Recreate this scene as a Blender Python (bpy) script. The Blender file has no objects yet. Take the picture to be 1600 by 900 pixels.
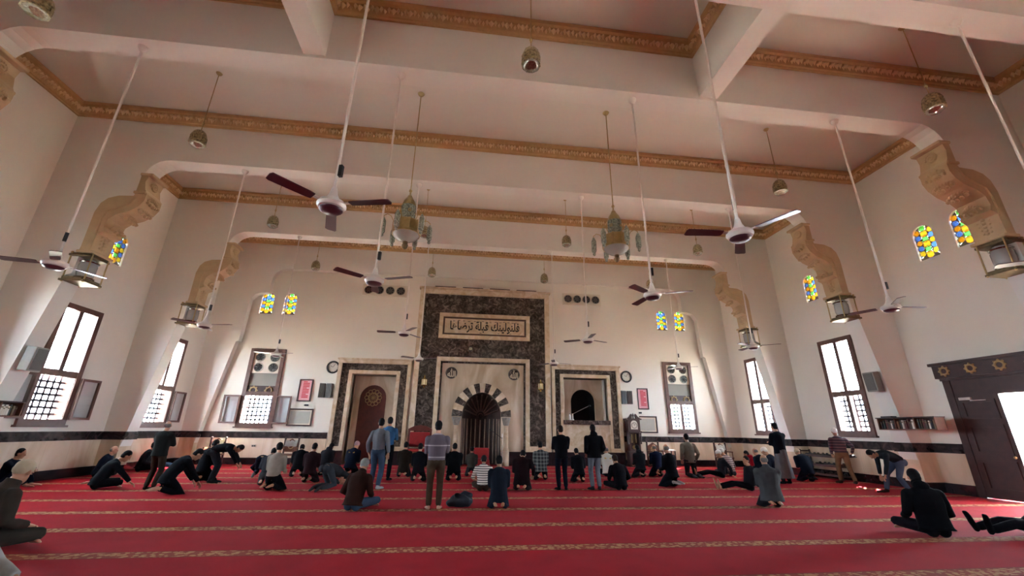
import bpy, bmesh, math, random
from mathutils import Vector, Matrix
random.seed(7)
PI = math.pi
SC = bpy.context.scene
COL = SC.collection

# ------------------------------------------------------------------ camera, sky, sun, exposure
def set_camera():
    yaw, pitch, roll = 0.117409308, 0.334164696, -0.0133629046
    cy, sy = math.cos(yaw), math.sin(yaw)
    f = Vector((sy*math.cos(pitch), cy*math.cos(pitch), math.sin(pitch)))
    r = Vector((cy, -sy, 0.0)); d = f.cross(r)
    c, s = math.cos(roll), math.sin(roll)
    r2 = c*r + s*d; d2 = -s*r + c*d
    cam = bpy.data.cameras.new('camera'); o = bpy.data.objects.new('camera', cam); COL.objects.link(o)
    cam.sensor_width = 36.0; cam.lens = 639.58/1600*36.0; cam.clip_start = 0.05; cam.clip_end = 400
    m = Matrix((r2, -d2, -f)).transposed().to_4x4(); m.translation = Vector((0, 0, 1.55))
    o.matrix_world = m; SC.camera = o
set_camera()

SKY_STRENGTH = 20.0
SUN_STRENGTH = 55.0
SC.view_settings.view_transform = 'Standard'; SC.view_settings.look = 'None'
SC.view_settings.gamma = 1.0; SC.view_settings.use_curve_mapping = False
SC.view_settings.exposure = 2.65
world = bpy.data.worlds.new('sky'); SC.world = world; world.use_nodes = True
bg = world.node_tree.nodes['Background']
bg.inputs['Color'].default_value = (0.75, 0.885, 1.0, 1); bg.inputs['Strength'].default_value = SKY_STRENGTH
sun = bpy.data.lights.new('sun', 'SUN'); sun.energy = SUN_STRENGTH; sun.angle = math.radians(0.6); sun.color = (1.0, 0.95, 0.88)
so = bpy.data.objects.new('sun', sun); COL.objects.link(so)
so.rotation_euler = Vector((-1.7, -1.6, -2.2)).to_track_quat('-Z', 'Y').to_euler()
so.location = (30, 30, 40)
SC.cycles.use_denoising = True
SC.cycles.max_bounces = 12; SC.cycles.diffuse_bounces = 8; SC.cycles.glossy_bounces = 4
SC.cycles.transmission_bounces = 6; SC.cycles.transparent_max_bounces = 12
SC.cycles.sample_clamp_indirect = 12.0; SC.cycles.caustics_reflective = False; SC.cycles.caustics_refractive = False

WL, WR, YB, YF, H = -11.9, 14.1, 20.6, -8.0, 10.8
CX = 1.1
YC = 20.4            # face of the middle section of the back wall

def portal(x, y, z, w, h, facing):
    l = bpy.data.lights.new('window_light', 'AREA'); l.shape = 'RECTANGLE'; l.size = w; l.size_y = h
    l.cycles.is_portal = True
    o = bpy.data.objects.new('window_light', l); COL.objects.link(o); o.location = (x, y, z)
    o.rotation_euler = Vector(facing).to_track_quat('-Z', 'Z').to_euler()

# ------------------------------------------------------------------ materials
def lin(h):
    v = [int(h[i:i+2], 16)/255 for i in (0, 2, 4)]
    return tuple((c/12.92 if c <= .04045 else ((c+.055)/1.055)**2.4) for c in v)+(1,)
MATS = {}
def mat(name, color, rough=.6, metal=0., noise=0., nscale=8., bump=0., bscale=60., spec=.5, sheen=0., dark=None, coat=0.):
    if name in MATS: return MATS[name]
    m = bpy.data.materials.new(name); m.use_nodes = True; nt = m.node_tree; b = nt.nodes['Principled BSDF']
    c = lin(color) if isinstance(color, str) else color
    b.inputs['Base Color'].default_value = c; b.inputs['Roughness'].default_value = rough; b.inputs['Metallic'].default_value = metal
    b.inputs['Specular IOR Level'].default_value = spec
    if sheen: b.inputs['Sheen Weight'].default_value = sheen; b.inputs['Sheen Roughness'].default_value = .4
    if coat: b.inputs['Coat Weight'].default_value = coat
    tc = nt.nodes.new('ShaderNodeTexCoord')
    if noise:
        n = nt.nodes.new('ShaderNodeTexNoise'); n.inputs['Scale'].default_value = nscale; n.inputs['Detail'].default_value = 5
        nt.links.new(tc.outputs['Object'], n.inputs['Vector'])
        mx = nt.nodes.new('ShaderNodeMix'); mx.data_type = 'RGBA'
        d = lin(dark) if dark else tuple(x*(1-noise) for x in c[:3])+(1,)
        mx.inputs['A'].default_value = d; mx.inputs['B'].default_value = tuple(min(1, x*(1+noise*.35)) for x in c[:3])+(1,)
        rp = nt.nodes.new('ShaderNodeMapRange'); rp.inputs['From Min'].default_value = .3; rp.inputs['From Max'].default_value = .7
        nt.links.new(n.outputs['Fac'], rp.inputs['Value']); nt.links.new(rp.outputs['Result'], mx.inputs['Factor'])
        nt.links.new(mx.outputs['Result'], b.inputs['Base Color'])
    if bump:
        n2 = nt.nodes.new('ShaderNodeTexNoise'); n2.inputs['Scale'].default_value = bscale; n2.inputs['Detail'].default_value = 3
        nt.links.new(tc.outputs['Object'], n2.inputs['Vector'])
        bp = nt.nodes.new('ShaderNodeBump'); bp.inputs['Strength'].default_value = bump; bp.inputs['Distance'].default_value = .02
        nt.links.new(n2.outputs['Fac'], bp.inputs['Height']); nt.links.new(bp.outputs['Normal'], b.inputs['Normal'])
    MATS[name] = m; return m

def nodes_of(name):
    m = bpy.data.materials.new(name); m.use_nodes = True; MATS[name] = m
    return m, m.node_tree, m.node_tree.nodes['Principled BSDF']
def N(nt, t, **k):
    n = nt.nodes.new(t)
    for a, v in k.items(): setattr(n, a, v)
    return n
def mathn(nt, op, a, b=None):
    n = nt.nodes.new('ShaderNodeMath'); n.operation = op
    for i, v in enumerate((a, b)):
        if v is None: continue
        if isinstance(v, (int, float)): n.inputs[i].default_value = v
        else: nt.links.new(v, n.inputs[i])
    return n.outputs[0]
def mixc(nt, fac, a, b):
    n = nt.nodes.new('ShaderNodeMix'); n.data_type = 'RGBA'
    if isinstance(fac, (int, float)): n.inputs['Factor'].default_value = fac
    else: nt.links.new(fac, n.inputs['Factor'])
    for k, v in (('A', a), ('B', b)):
        if isinstance(v, tuple): n.inputs[k].default_value = v
        else: nt.links.new(v, n.inputs[k])
    return n.outputs['Result']

def carpet_mat():
    m, nt, b = nodes_of('carpet')
    tc = N(nt, 'ShaderNodeTexCoord'); sp = N(nt, 'ShaderNodeSeparateXYZ'); nt.links.new(tc.outputs['Object'], sp.inputs[0])
    X, Y = sp.outputs['X'], sp.outputs['Y']
    t = mathn(nt, 'FRACT', mathn(nt, 'DIVIDE', mathn(nt, 'ADD', Y, 20*1.465-6.38), 1.465))   # stripe starts each row
    inst = mathn(nt, 'LESS_THAN', t, .20)
    edge = mathn(nt, 'MULTIPLY', inst, mathn(nt, 'GREATER_THAN', mathn(nt, 'ABSOLUTE', mathn(nt, 'SUBTRACT', t, .10)), .082))
    nz = N(nt, 'ShaderNodeTexVoronoi'); nz.inputs['Scale'].default_value = 16
    nt.links.new(tc.outputs['Object'], nz.inputs['Vector'])
    pat = mathn(nt, 'GREATER_THAN', nz.outputs['Distance'], .50)
    n2 = N(nt, 'ShaderNodeTexNoise'); n2.inputs['Scale'].default_value = 2.2; nt.links.new(tc.outputs['Object'], n2.inputs['Vector'])
    red = mixc(nt, n2.outputs['Fac'], lin('780510'), lin('9a0a1a'))
    gold = mixc(nt, pat, lin('a07a52'), lin('7c3c2c'))
    c = mixc(nt, inst, red, gold); c = mixc(nt, edge, c, lin('6a2a1c'))
    nt.links.new(c, b.inputs['Base Color']); b.inputs['Roughness'].default_value = .95
    b.inputs['Sheen Weight'].default_value = .09; b.inputs['Sheen Roughness'].default_value = .35
    b.inputs['Sheen Tint'].default_value = (1, .3, .32, 1)
    b.inputs['Specular IOR Level'].default_value = .04
    n3 = N(nt, 'ShaderNodeTexNoise'); n3.inputs['Scale'].default_value = 180; nt.links.new(tc.outputs['Object'], n3.inputs['Vector'])
    bp = N(nt, 'ShaderNodeBump'); bp.inputs['Strength'].default_value = .5; bp.inputs['Distance'].default_value = .01
    nt.links.new(n3.outputs['Fac'], bp.inputs['Height']); nt.links.new(bp.outputs['Normal'], b.inputs['Normal'])
    return m
def marble_mat(name, c1, c2, c3, scale, rough=.16, veins=.5, stretch=(1, 1, 1), joint=None):
    m, nt, b = nodes_of(name)
    tc = N(nt, 'ShaderNodeTexCoord'); mp = N(nt, 'ShaderNodeMapping'); mp.inputs['Scale'].default_value = stretch
    nt.links.new(tc.outputs['Object'], mp.inputs['Vector'])
    n = N(nt, 'ShaderNodeTexNoise'); n.inputs['Scale'].default_value = scale; n.inputs['Detail'].default_value = 8; n.inputs['Distortion'].default_value = 1.4
    nt.links.new(mp.outputs[0], n.inputs['Vector'])
    r = N(nt, 'ShaderNodeValToRGB'); e = r.color_ramp.elements
    e[0].position = .32; e[0].color = lin(c1); e[1].position = .72; e[1].color = lin(c3); x = e.new(.52); x.color = lin(c2)
    nt.links.new(n.outputs['Fac'], r.inputs[0]); out = r.outputs[0]
    if veins:
        v = N(nt, 'ShaderNodeTexVoronoi'); v.feature = 'DISTANCE_TO_EDGE'; v.inputs['Scale'].default_value = scale*1.3
        nn = N(nt, 'ShaderNodeVectorMath', operation='ADD'); nt.links.new(mp.outputs[0], nn.inputs[0])
        sc = N(nt, 'ShaderNodeVectorMath', operation='SCALE'); sc.inputs['Scale'].default_value = .35; nt.links.new(n.outputs['Color'], sc.inputs[0])
        nt.links.new(sc.outputs[0], nn.inputs[1]); nt.links.new(nn.outputs[0], v.inputs['Vector'])
        f = mathn(nt, 'MULTIPLY', mathn(nt, 'LESS_THAN', v.outputs['Distance'], .02), veins)
        out = mixc(nt, f, out, lin(c3))
    if joint:
        sp = N(nt, 'ShaderNodeSeparateXYZ'); nt.links.new(tc.outputs['Object'], sp.inputs[0])
        fx = mathn(nt, 'LESS_THAN', mathn(nt, 'FRACT', mathn(nt, 'DIVIDE', mathn(nt, 'ADD', sp.outputs['X'], sp.outputs['Y']), joint)), .012)
        out = mixc(nt, mathn(nt, 'MULTIPLY', fx, .6), out, lin(c1))
    nt.links.new(out, b.inputs['Base Color']); b.inputs['Roughness'].default_value = rough
    return m
def fabric(name, kind, c1, c2, period=.12, w=.3):
    """stripe: level bands up the garment; plaid: bands both ways"""
    if name in MATS: return MATS[name]
    m, nt, b = nodes_of(name); tc = N(nt, 'ShaderNodeTexCoord'); sp = N(nt, 'ShaderNodeSeparateXYZ'); nt.links.new(tc.outputs['Object'], sp.inputs[0])
    z = mathn(nt, 'LESS_THAN', mathn(nt, 'FRACT', mathn(nt, 'DIVIDE', mathn(nt, 'ADD', sp.outputs['Z'], 5.0), period)), w)
    f = z
    if kind == 'plaid':
        x = mathn(nt, 'LESS_THAN', mathn(nt, 'FRACT', mathn(nt, 'DIVIDE', mathn(nt, 'ADD', sp.outputs['X'], 5.0), period)), w)
        f = mathn(nt, 'MULTIPLY', mathn(nt, 'ADD', x, z), .5)
    nt.links.new(mixc(nt, f, lin(c1), lin(c2)), b.inputs['Base Color']); b.inputs['Roughness'].default_value = .9
    return m
def glass_mat(name, tint=(1, 1, 1, 1), gloss=.1):
    m, nt, b = nodes_of(name); nt.nodes.remove(b); out = nt.nodes['Material Output']
    t = N(nt, 'ShaderNodeBsdfTransparent'); t.inputs[0].default_value = tint
    g = N(nt, 'ShaderNodeBsdfGlossy'); g.inputs['Roughness'].default_value = .05
    mx = N(nt, 'ShaderNodeMixShader'); mx.inputs[0].default_value = gloss
    nt.links.new(t.outputs[0], mx.inputs[1]); nt.links.new(g.outputs[0], mx.inputs[2]); nt.links.new(mx.outputs[0], out.inputs[0])
    return m
CARPET = carpet_mat()
WALL = mat('wall_paint', 'ddd6c8', .55, noise=.03, nscale=.7, bump=.04, bscale=40)
CEIL = mat('ceiling_paint', 'd9d5ca', .6, noise=.03, nscale=.5)
BEAM = mat('beam_paint', 'dbd6cc', .55, noise=.03, nscale=.5)
GOLDP = mat('cornice_gold', 'bb9564', .5, noise=.1, nscale=9, bump=.25, bscale=30)
GOLDL = mat('cornice_leaf_highlight', 'dec092', .45, noise=.08, nscale=9)  # lighter gilding on the motifs, their carved highlights put into the colour
CARVE = mat('corbel_plaster', 'bda27c', .5, noise=.12, nscale=3, bump=.15, bscale=18)
CREAM = marble_mat('cream_marble', 'b39c80', 'cfbca2', 'e0d3c0', .9, .2, 0, (1.0, 1.0, .35), .62)
WAINS = marble_mat('wainscot_marble', 'bda68a', 'd9c7ae', 'e8dccb', .8, .25, 0, (1.0, 1.0, .3), .8)
TRIMM = marble_mat('trim_marble', 'bda384', 'cdb89c', 'ddcdb8', 2.0, .25, 0)
DARKM = marble_mat('dark_marble', '221d19', '463c36', '7d7168', 4.2, .12, .4)
BANDM = marble_mat('band_marble', '1c1715', '30282a', '4a3d3a', 3, .2, .2)
BASEM = mat('baseboard_stone', '2a2124', .25, noise=.3, nscale=5)
WOODD = mat('dark_wood', '3d2420', .4, noise=.35, nscale=7, bump=.1, bscale=30)
WOODW = mat('window_wood', '644236', .45, noise=.3, nscale=7)
WOODR = mat('red_wood', '5d2318', .35, noise=.35, nscale=4, coat=.2)
WOODM = mat('mid_wood', '6b3f28', .45, noise=.3, nscale=6)
WOODG = mat('carved_pale_wood', 'a88a5a', .5, noise=.2, nscale=20)
MAROON = mat('maroon_blade', '4a222c', .3, noise=.1, nscale=4)
WHITEM = mat('white_enamel', 'd9d2c8', .35, noise=.04)
BRASS = mat('brass', 'b8a478', .34, 1., noise=.15, nscale=12)
BRASSD = mat('aged_brass', '75664a', .55, .6, noise=.3, nscale=15)
CHROME = mat('chrome', 'b9b9b4', .15, 1., noise=.05)
FILIG = mat('lantern_filigree', 'b0a27a', .4, .4, noise=.5, nscale=26, dark='5a5038')
VERDI = mat('chandelier_filigree', 'a3ae9e', .35, .3, noise=.5, nscale=24, dark='59625a')
OPAL = mat('opal_glass', 'a3a29e', .2, noise=.04)
BLACK = mat('black_plastic', '16161a', .4, noise=.1)
GREY = mat('grey_plastic', '85837c', .5, noise=.08)
GREYD = mat('grey_grille', '5c5b57', .6, noise=.2, nscale=50)
CREAMP = mat('cream_plate', 'd2c8b4', .5, noise=.04)
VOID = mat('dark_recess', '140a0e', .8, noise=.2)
MIRROR = mat('tinted_pane', '8d8a80', .12, noise=.05, nscale=2)
REDC = mat('red_upholstery', '8c0f12', .8, noise=.15)
PINK = mat('poster_pink', 'd99a9c', .6, noise=.05)
REDP = mat('poster_red', 'c01f30', .6, noise=.05)
PAPER = mat('grey_notice', 'aaa79a', .5, noise=.04)
CREAMPAPER = mat('cream_mount', 'd8cdb4', .6, noise=.03)
INK = mat('ink', '1a1614', .5, noise=.05)
CLOCKF = mat('clock_face', 'c9c4b8', .4, noise=.03)
LEAD = mat('lead_came', '7a6e5e', .6, noise=.2)
PANE = glass_mat('window_pane', (.93, .96, 1, 1), .08)
FROST = glass_mat('frosted_pane', (.80, .84, .84, 1), .3)
CUPGL = glass_mat('lantern_glass', (.8, .8, .78, 1), .35)
LATT = mat('lattice_bar', '6a6a78', .5, noise=.1)
SG = {k: glass_mat('stained_'+k, t, .04) for k, t in dict(blue=(.0022, .0055, .020, 1), amber=(.022, .0085, .0003, 1), yellow=(.024, .0165, .0006, 1), green=(.0035, .0175, .0022, 1), clear=(.012, .014, .008, 1)).items()}

# ------------------------------------------------------------------ mesh helpers
def box(bm, c, s, rz=0., M=None):
    r = bmesh.ops.create_cube(bm, size=1.0)['verts']
    T = Matrix.Translation(Vector(c)) @ Matrix.Rotation(rz, 4, 'Z') @ Matrix.Diagonal((s[0], s[1], s[2], 1))
    if M: T = M @ T
    bmesh.ops.transform(bm, matrix=T, verts=r); return r
def span(bm, x0, x1, y0, y1, z0, z1): return box(bm, ((x0+x1)/2, (y0+y1)/2, (z0+z1)/2), (abs(x1-x0), abs(y1-y0), abs(z1-z0)))
def rod(bm, p, q, r, r2=None, n=8):
    p, q = Vector(p), Vector(q); d = q-p
    v = bmesh.ops.create_cone(bm, cap_ends=True, segments=n, radius1=r, radius2=r if r2 is None else r2, depth=d.length)['verts']
    bmesh.ops.transform(bm, matrix=Matrix.Translation((p+q)/2) @ d.to_track_quat('Z', 'Y').to_matrix().to_4x4(), verts=v); return v
def ball(bm, c, r, n=8, sc=(1, 1, 1), M=None):
    v = bmesh.ops.create_uvsphere(bm, u_segments=n, v_segments=max(5, n*3//4), radius=1)['verts']
    T = Matrix.Translation(Vector(c)) @ Matrix.Diagonal((r*sc[0], r*sc[1], r*sc[2], 1))
    if M: T = M @ T
    bmesh.ops.transform(bm, matrix=T, verts=v); return v
def lathe(bm, prof, n=16, c=(0, 0, 0), M=None, a0=0.):
    rings = []
    for r, z in prof:
        rings.append([bm.verts.new((c[0]+max(r, 1e-4)*math.cos(a0+2*PI*i/n), c[1]+max(r, 1e-4)*math.sin(a0+2*PI*i/n), c[2]+z)) for i in range(n)])
    for a, b in zip(rings, rings[1:]):
        for i in range(n): bm.faces.new((a[i], a[(i+1) % n], b[(i+1) % n], b[i]))
    if prof[0][0] > 1e-3: bm.faces.new(rings[0][::-1])
    if prof[-1][0] > 1e-3: bm.faces.new(rings[-1])
    vs = [v for r in rings for v in r]
    if M: bmesh.ops.transform(bm, matrix=M, verts=vs)
    return vs
def prism(bm, poly, d0, d1, plane='xz', M=None):
    """polygon in x,z (or x,y / y,z) extruded along the third axis"""
    def P(a, b, d): return {'xz': (a, d, b), 'xy': (a, b, d), 'yz': (d, a, b)}[plane]
    A = [bm.verts.new(P(a, b, d0)) for a, b in poly]; B = [bm.verts.new(P(a, b, d1)) for a, b in poly]
    n = len(poly); fs = [bm.faces.new(A), bm.faces.new(B[::-1])]
    for i in range(n): bm.faces.new((A[i], B[i], B[(i+1) % n], A[(i+1) % n]))
    for f in fs: f.normal_update()
    if n > 4: bmesh.ops.triangulate(bm, faces=fs)
    if M: bmesh.ops.transform(bm, matrix=M, verts=A+B)
    return A+B
def ring(bm, c, R, r, axis='y', n=24, m=6, M=None):
    vs = []; g = []
    for i in range(n):
        a = 2*PI*i/n; row = []
        for j in range(m):
            b = 2*PI*j/m; rr = R+r*math.cos(b); h = r*math.sin(b)
            p = (rr*math.cos(a), rr*math.sin(a), h)
            p = {'z': p, 'y': (p[0], p[2], p[1]), 'x': (p[2], p[0], p[1])}[axis]
            v = bm.verts.new((c[0]+p[0], c[1]+p[1], c[2]+p[2])); row.append(v); vs.append(v)
        g.append(row)
    for i in range(n):
        for j in range(m): bm.faces.new((g[i][j], g[(i+1) % n][j], g[(i+1) % n][(j+1) % m], g[i][(j+1) % m]))
    if M: bmesh.ops.transform(bm, matrix=M, verts=vs)
def disc(bm, c, R, d0, d1, n=24, axis='y', M=None):
    poly = [(c[0]+R*math.cos(2*PI*i/n), c[1]+R*math.sin(2*PI*i/n)) for i in range(n)]
    prism(bm, poly, d0, d1, {'y': 'xz', 'z': 'xy', 'x': 'yz'}[axis], M)
def NB(): return bmesh.new()
def obj(name, bm, m, parent=None, smooth=False, bevel=0.):
    bmesh.ops.recalc_face_normals(bm, faces=bm.faces[:])
    me = bpy.data.meshes.new(name); bm.to_mesh(me); bm.free()
    for x in (m if isinstance(m, (list, tuple)) else [m]): me.materials.append(x)
    if smooth:
        for p in me.polygons: p.use_smooth = True
        if hasattr(me, 'set_sharp_from_angle'): me.set_sharp_from_angle(angle=math.radians(40))
    o = bpy.data.objects.new(name, me); COL.objects.link(o)
    if parent: o.parent = parent
    if bevel:
        b = o.modifiers.new('bevel', 'BEVEL'); b.width = bevel; b.segments = 2; b.limit_method = 'ANGLE'
    return o
def tag(o, label, cat, group=None, kind=None):
    o['label'] = label; o['category'] = cat
    if group: o['group'] = group
    if kind: o['kind'] = kind
    return o
def thing(name, label, cat, loc=(0, 0, 0), rz=0., group=None):
    o = bpy.data.objects.new(name, None); COL.objects.link(o); o.empty_display_size = .1
    o.location = loc; o.rotation_euler = (0, 0, rz); return tag(o, label, cat, group)
def struct(name, bm, m, label=None, cat=None, smooth=False):
    o = obj(name, bm, m, None, smooth); o['kind'] = 'structure'; o['label'] = label or name.replace('_', ' '); o['category'] = cat or name.split('_')[0]; return o
def copy_tree(o, loc=None, rz=None, label=None, parent=None):
    c = o.copy(); COL.objects.link(c)
    if parent: c.parent = parent
    if loc is not None: c.location = loc
    if rz is not None: c.rotation_euler = (0, 0, rz)
    if label: c['label'] = label
    for ch in list(o.children): copy_tree(ch, parent=c)
    return c
# ------------------------------------------------------------------ the room
bm = NB(); span(bm, WL-.4, WR+.4, YF, YB+1.9, -.2, 0); struct('floor', bm, CARPET, 'red carpet with rows of beige patterned stripes', 'floor')
bm = NB(); span(bm, WL-.4, WR+.4, YF, YB+.4, H, H+.3); struct('ceiling', bm, CEIL, 'pale plaster ceiling between the beams', 'ceiling')

def wall(name, axis, at, out, u0, u1, z0, z1, holes, th=.35, m=WALL, label=None):
    """wall slab whose room face lies at `at` on `axis`; holes are (u0,u1,z0,z1)"""
    us = sorted({u0, u1, *[h[0] for h in holes], *[h[1] for h in holes]}); zs = sorted({z0, z1, *[h[2] for h in holes], *[h[3] for h in holes]})
    bm = NB(); cache = {}
    def V(u, z, d):
        k = (round(u, 4), round(z, 4), d)
        if k not in cache:
            w = at+out*th*d; cache[k] = bm.verts.new((w, u, z) if axis == 'x' else (u, w, z))
        return cache[k]
    def solid(i, j):
        if not (0 <= i < len(us)-1 and 0 <= j < len(zs)-1): return False
        a, b = (us[i]+us[i+1])/2, (zs[j]+zs[j+1])/2
        return not any(h[0] < a < h[1] and h[2] < b < h[3] for h in holes)
    for i in range(len(us)-1):
        for j in range(len(zs)-1):
            if not solid(i, j): continue
            a, b, c, d = us[i], us[i+1], zs[j], zs[j+1]
            for k in (0, 1): bm.faces.new([V(a, c, k), V(b, c, k), V(b, d, k), V(a, d, k)])
            for (di, dj, p, q) in ((-1, 0, (a, c), (a, d)), (1, 0, (b, c), (b, d)), (0, -1, (a, c), (b, c)), (0, 1, (a, d), (b, d))):
                if not solid(i+di, j+dj): bm.faces.new([V(*p, 0), V(*q, 0), V(*q, 1), V(*p, 1)])
    return struct(name, bm, m, label, 'wall')

WY = (13.87, 18.36)                 # window centres along the side walls
WIN = [(y-.73, y+.73, 1.52, 5.02) for y in WY]
SGO = (.52,)                        # stained panes sit either side of the window axis
SGL = [(y+s*.52-.31, y+s*.52+.31, 6.68, 7.82) for y in WY for s in (-1, 1)]
SGA = [(9.42+s*.52-.31, 9.42+s*.52+.31, 6.68, 7.82) for s in (-1, 1)]
REAR = [(y-.73, y+.73, 1.52, 5.02) for y in (1.6, -3.2)]
wall('wall_left', 'x', WL, -1, YF, YB+.35, 0, H, WIN+SGL+SGA+[(8.69, 10.15, 1.52, 5.02)]+REAR, label='left wall of pale plaster with tall windows')
DOOR = (8.15, 10.55, 0, 3.13)
wall('wall_right', 'x', WR, 1, YF, YB+.35, 0, H, WIN+SGL+SGA+[DOOR]+REAR, label='right wall of pale plaster with tall windows')
BW = [(-9.9, -8.36, 1.55, 5.05), (10.46, 12.0, 1.55, 5.05)]
BSG = [(x-.3, x+.3, 6.74, 7.88) for x in (-9.68, -8.62, 10.7, 11.72)]
NICHE_L, NICHE_M, NICHE_R = (-5.1, -3.08, 0, 3.97), (.1, 1.95, 0, 3.26), (5.02, 7.24, 2.02, 4.06)
wall('wall_back', 'y', YB, 1, WL-.35, WR+.35, 0, H, BW+BSG+[NICHE_L, NICHE_M, NICHE_R], label='back wall of pale plaster behind the marble niches')
bm = NB(); span(bm, WL-.4, WR+.4, YF-.3, YF, 0, H); struct('wall_front', bm, WALL, 'rear wall of pale plaster', 'wall')
bm = NB(); span(bm, -5.7, 8.0, YB+1.75, YB+1.9, 0, 4.7); span(bm, -5.8, -5.65, YB+.35, YB+1.9, 0, 4.7); span(bm, 7.95, 8.1, YB+.35, YB+1.9, 0, 4.7); span(bm, -5.8, 8.1, YB+.35, YB+1.9, 4.6, 4.75)
struct('wall_niche', bm, WALL, 'unseen box added behind the wall niches to block sky light', 'wall')  # unseen box, added so no sky leaks in through the niche holes
# middle section of the back wall stands a little forward
bm = NB()
us = [-6.5, NICHE_L[0], NICHE_L[1], NICHE_M[0], NICHE_M[1], NICHE_R[0], NICHE_R[1], 8.85]
for i in range(7):
    a, b = us[i], us[i+1]
    if i == 1: span(bm, a, b, YC, YB, NICHE_L[3], 9.05)
    elif i == 3: span(bm, a, b, YC, YB, NICHE_M[3], 9.05)
    elif i == 5: span(bm, a, b, YC, YB, 0, NICHE_R[2]); span(bm, a, b, YC, YB, NICHE_R[3], 9.05)
    else: span(bm, a, b, YC, YB, 0, 9.05)
struct('wall_middle', bm, WALL, 'forward middle section of the back wall', 'wall')

# portal frames: beam with tapering legs, one object each
INNER = [(12.5, 0), (11.66, 5.3), (11.54, 5.34), (11.45, 7.4), (11.25, 7.66), (11.0, 7.74), (10.66, 7.76), (10.66, 8.42)]
for k in range(1, 7):
    a = PI/2*k/6; INNER.append((10.03+.63*math.cos(a), 8.42+.63*math.sin(a)))
FRAMES = [4.42, 7.15, 11.5, 16.2, 20.3]
def portal_frame(y0, th, label):
    bm = NB()
    poly = [(WL, 0)]+[(CX-u, z) for u, z in INNER]+[(CX+u, z) for u, z in INNER[::-1]]+[(WR, 0), (WR, H), (WL, H)]
    prism(bm, poly, y0, y0+th)
    o = struct('ceiling_beam', bm, BEAM, label, 'beam'); return o
for y0, th, lb in zip(FRAMES+[-1.0], (.5, .5, .5, .5, .3, .5), ('nearest white beam spanning the hall overhead', 'second white beam with rods of a fan row under it',
        'third white beam crossing above the chandeliers', 'fourth white beam before the niche wall', 'shallow white beam lying on the niche wall', 'white beam at the rear of the hall')):
    portal_frame(y0, th, lb)
for x0, lb in ((-3.73, 'short cross beam between nearest beams, left of the centre lantern'), (5.28, 'short cross beam between nearest beams, right of the centre lantern')):
    bm = NB(); span(bm, x0, x0+.46, 4.92, 7.15, 9.12, H); struct('ceiling_beam', bm, BEAM, lb, 'beam')

# gilded cornices with a row of leaf motifs
def cornice(bm, p, q, nrm):
    """p->q along the wall foot of the moulding, nrm points into the room"""
    p, q, n = Vector(p), Vector(q), Vector(nrm); d = (q-p).normalized(); L = (q-p).length
    prof = [(0, 10.33), (.05, 10.33), (.06, 10.37), (.09, 10.39), (.10, 10.66), (.15, 10.69), (.16, 10.78), (0, 10.78)]
    A = [bm.verts.new((p.x+n.x*a, p.y+n.y*a, z)) for a, z in prof]; B = [bm.verts.new((q.x+n.x*a, q.y+n.y*a, z)) for a, z in prof]
    m = len(prof); bm.faces.new(A); bm.faces.new(B[::-1])
    for i in range(m): bm.faces.new((A[i], A[(i+1) % m], B[(i+1) % m], B[i]))
    cnt = max(1, int(L/.36)); st = L/cnt
    for i in range(cnt):
        c = p+d*(st*(i+.5))+n*.10
        for o, w, zt, zb in ((0, .07, 10.64, 10.42), (-.1, .045, 10.65, 10.46), (.1, .045, 10.65, 10.46), (st/2, .035, 10.56, 10.42)):
            cc = c+d*o; tip = [cc+Vector((0, 0, zt-cc.z)), cc+d*w+Vector((0, 0, (zt+zb)/2-cc.z+.02)), cc+Vector((0, 0, zb-cc.z)), cc-d*w+Vector((0, 0, (zt+zb)/2-cc.z+.02))]
            vs = [bm.verts.new(t) for t in tip]; top = bm.verts.new(cc+n*.08+Vector((0, 0, (zt+zb)/2-cc.z)))
            for j in range(4): bm.faces.new((vs[j], vs[(j+1) % 4], top)).material_index = 1
BAYS = [(4.92, 7.15), (7.65, 11.5), (12.0, 16.2), (16.7, 20.3), (-.5, 4.42)]
n = 0
def trim(bm, m, label):
    global n; n += 1
    return struct('trim_%d' % n, bm, m, label, 'trim')
for bi, (a, b) in enumerate(BAYS):
    xs = [(WL, -3.73), (-3.27, 5.28), (5.74, WR)] if bi == 0 else [(WL, WR)]
    for xi, (x0, x1) in enumerate(xs):
        bm = NB()
        cornice(bm, (x0, b, 0), (x1, b, 0), (0, -1, 0)); cornice(bm, (x0, a, 0), (x1, a, 0), (0, 1, 0))
        cornice(bm, (x0, a, 0), (x0, b, 0), (1, 0, 0)); cornice(bm, (x1, a, 0), (x1, b, 0), (-1, 0, 0))
        nm = ['nearest ceiling bay', 'ceiling bay of the chandeliers', 'ceiling bay behind the chandeliers', 'ceiling bay next to the niche wall', 'ceiling bay overhead'][bi]
        trim(bm, [GOLDP, GOLDL], 'gilded leaf cornice around the '+nm+(['', ', middle coffer', ', right coffer'][xi] if bi == 0 else ''))

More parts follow.
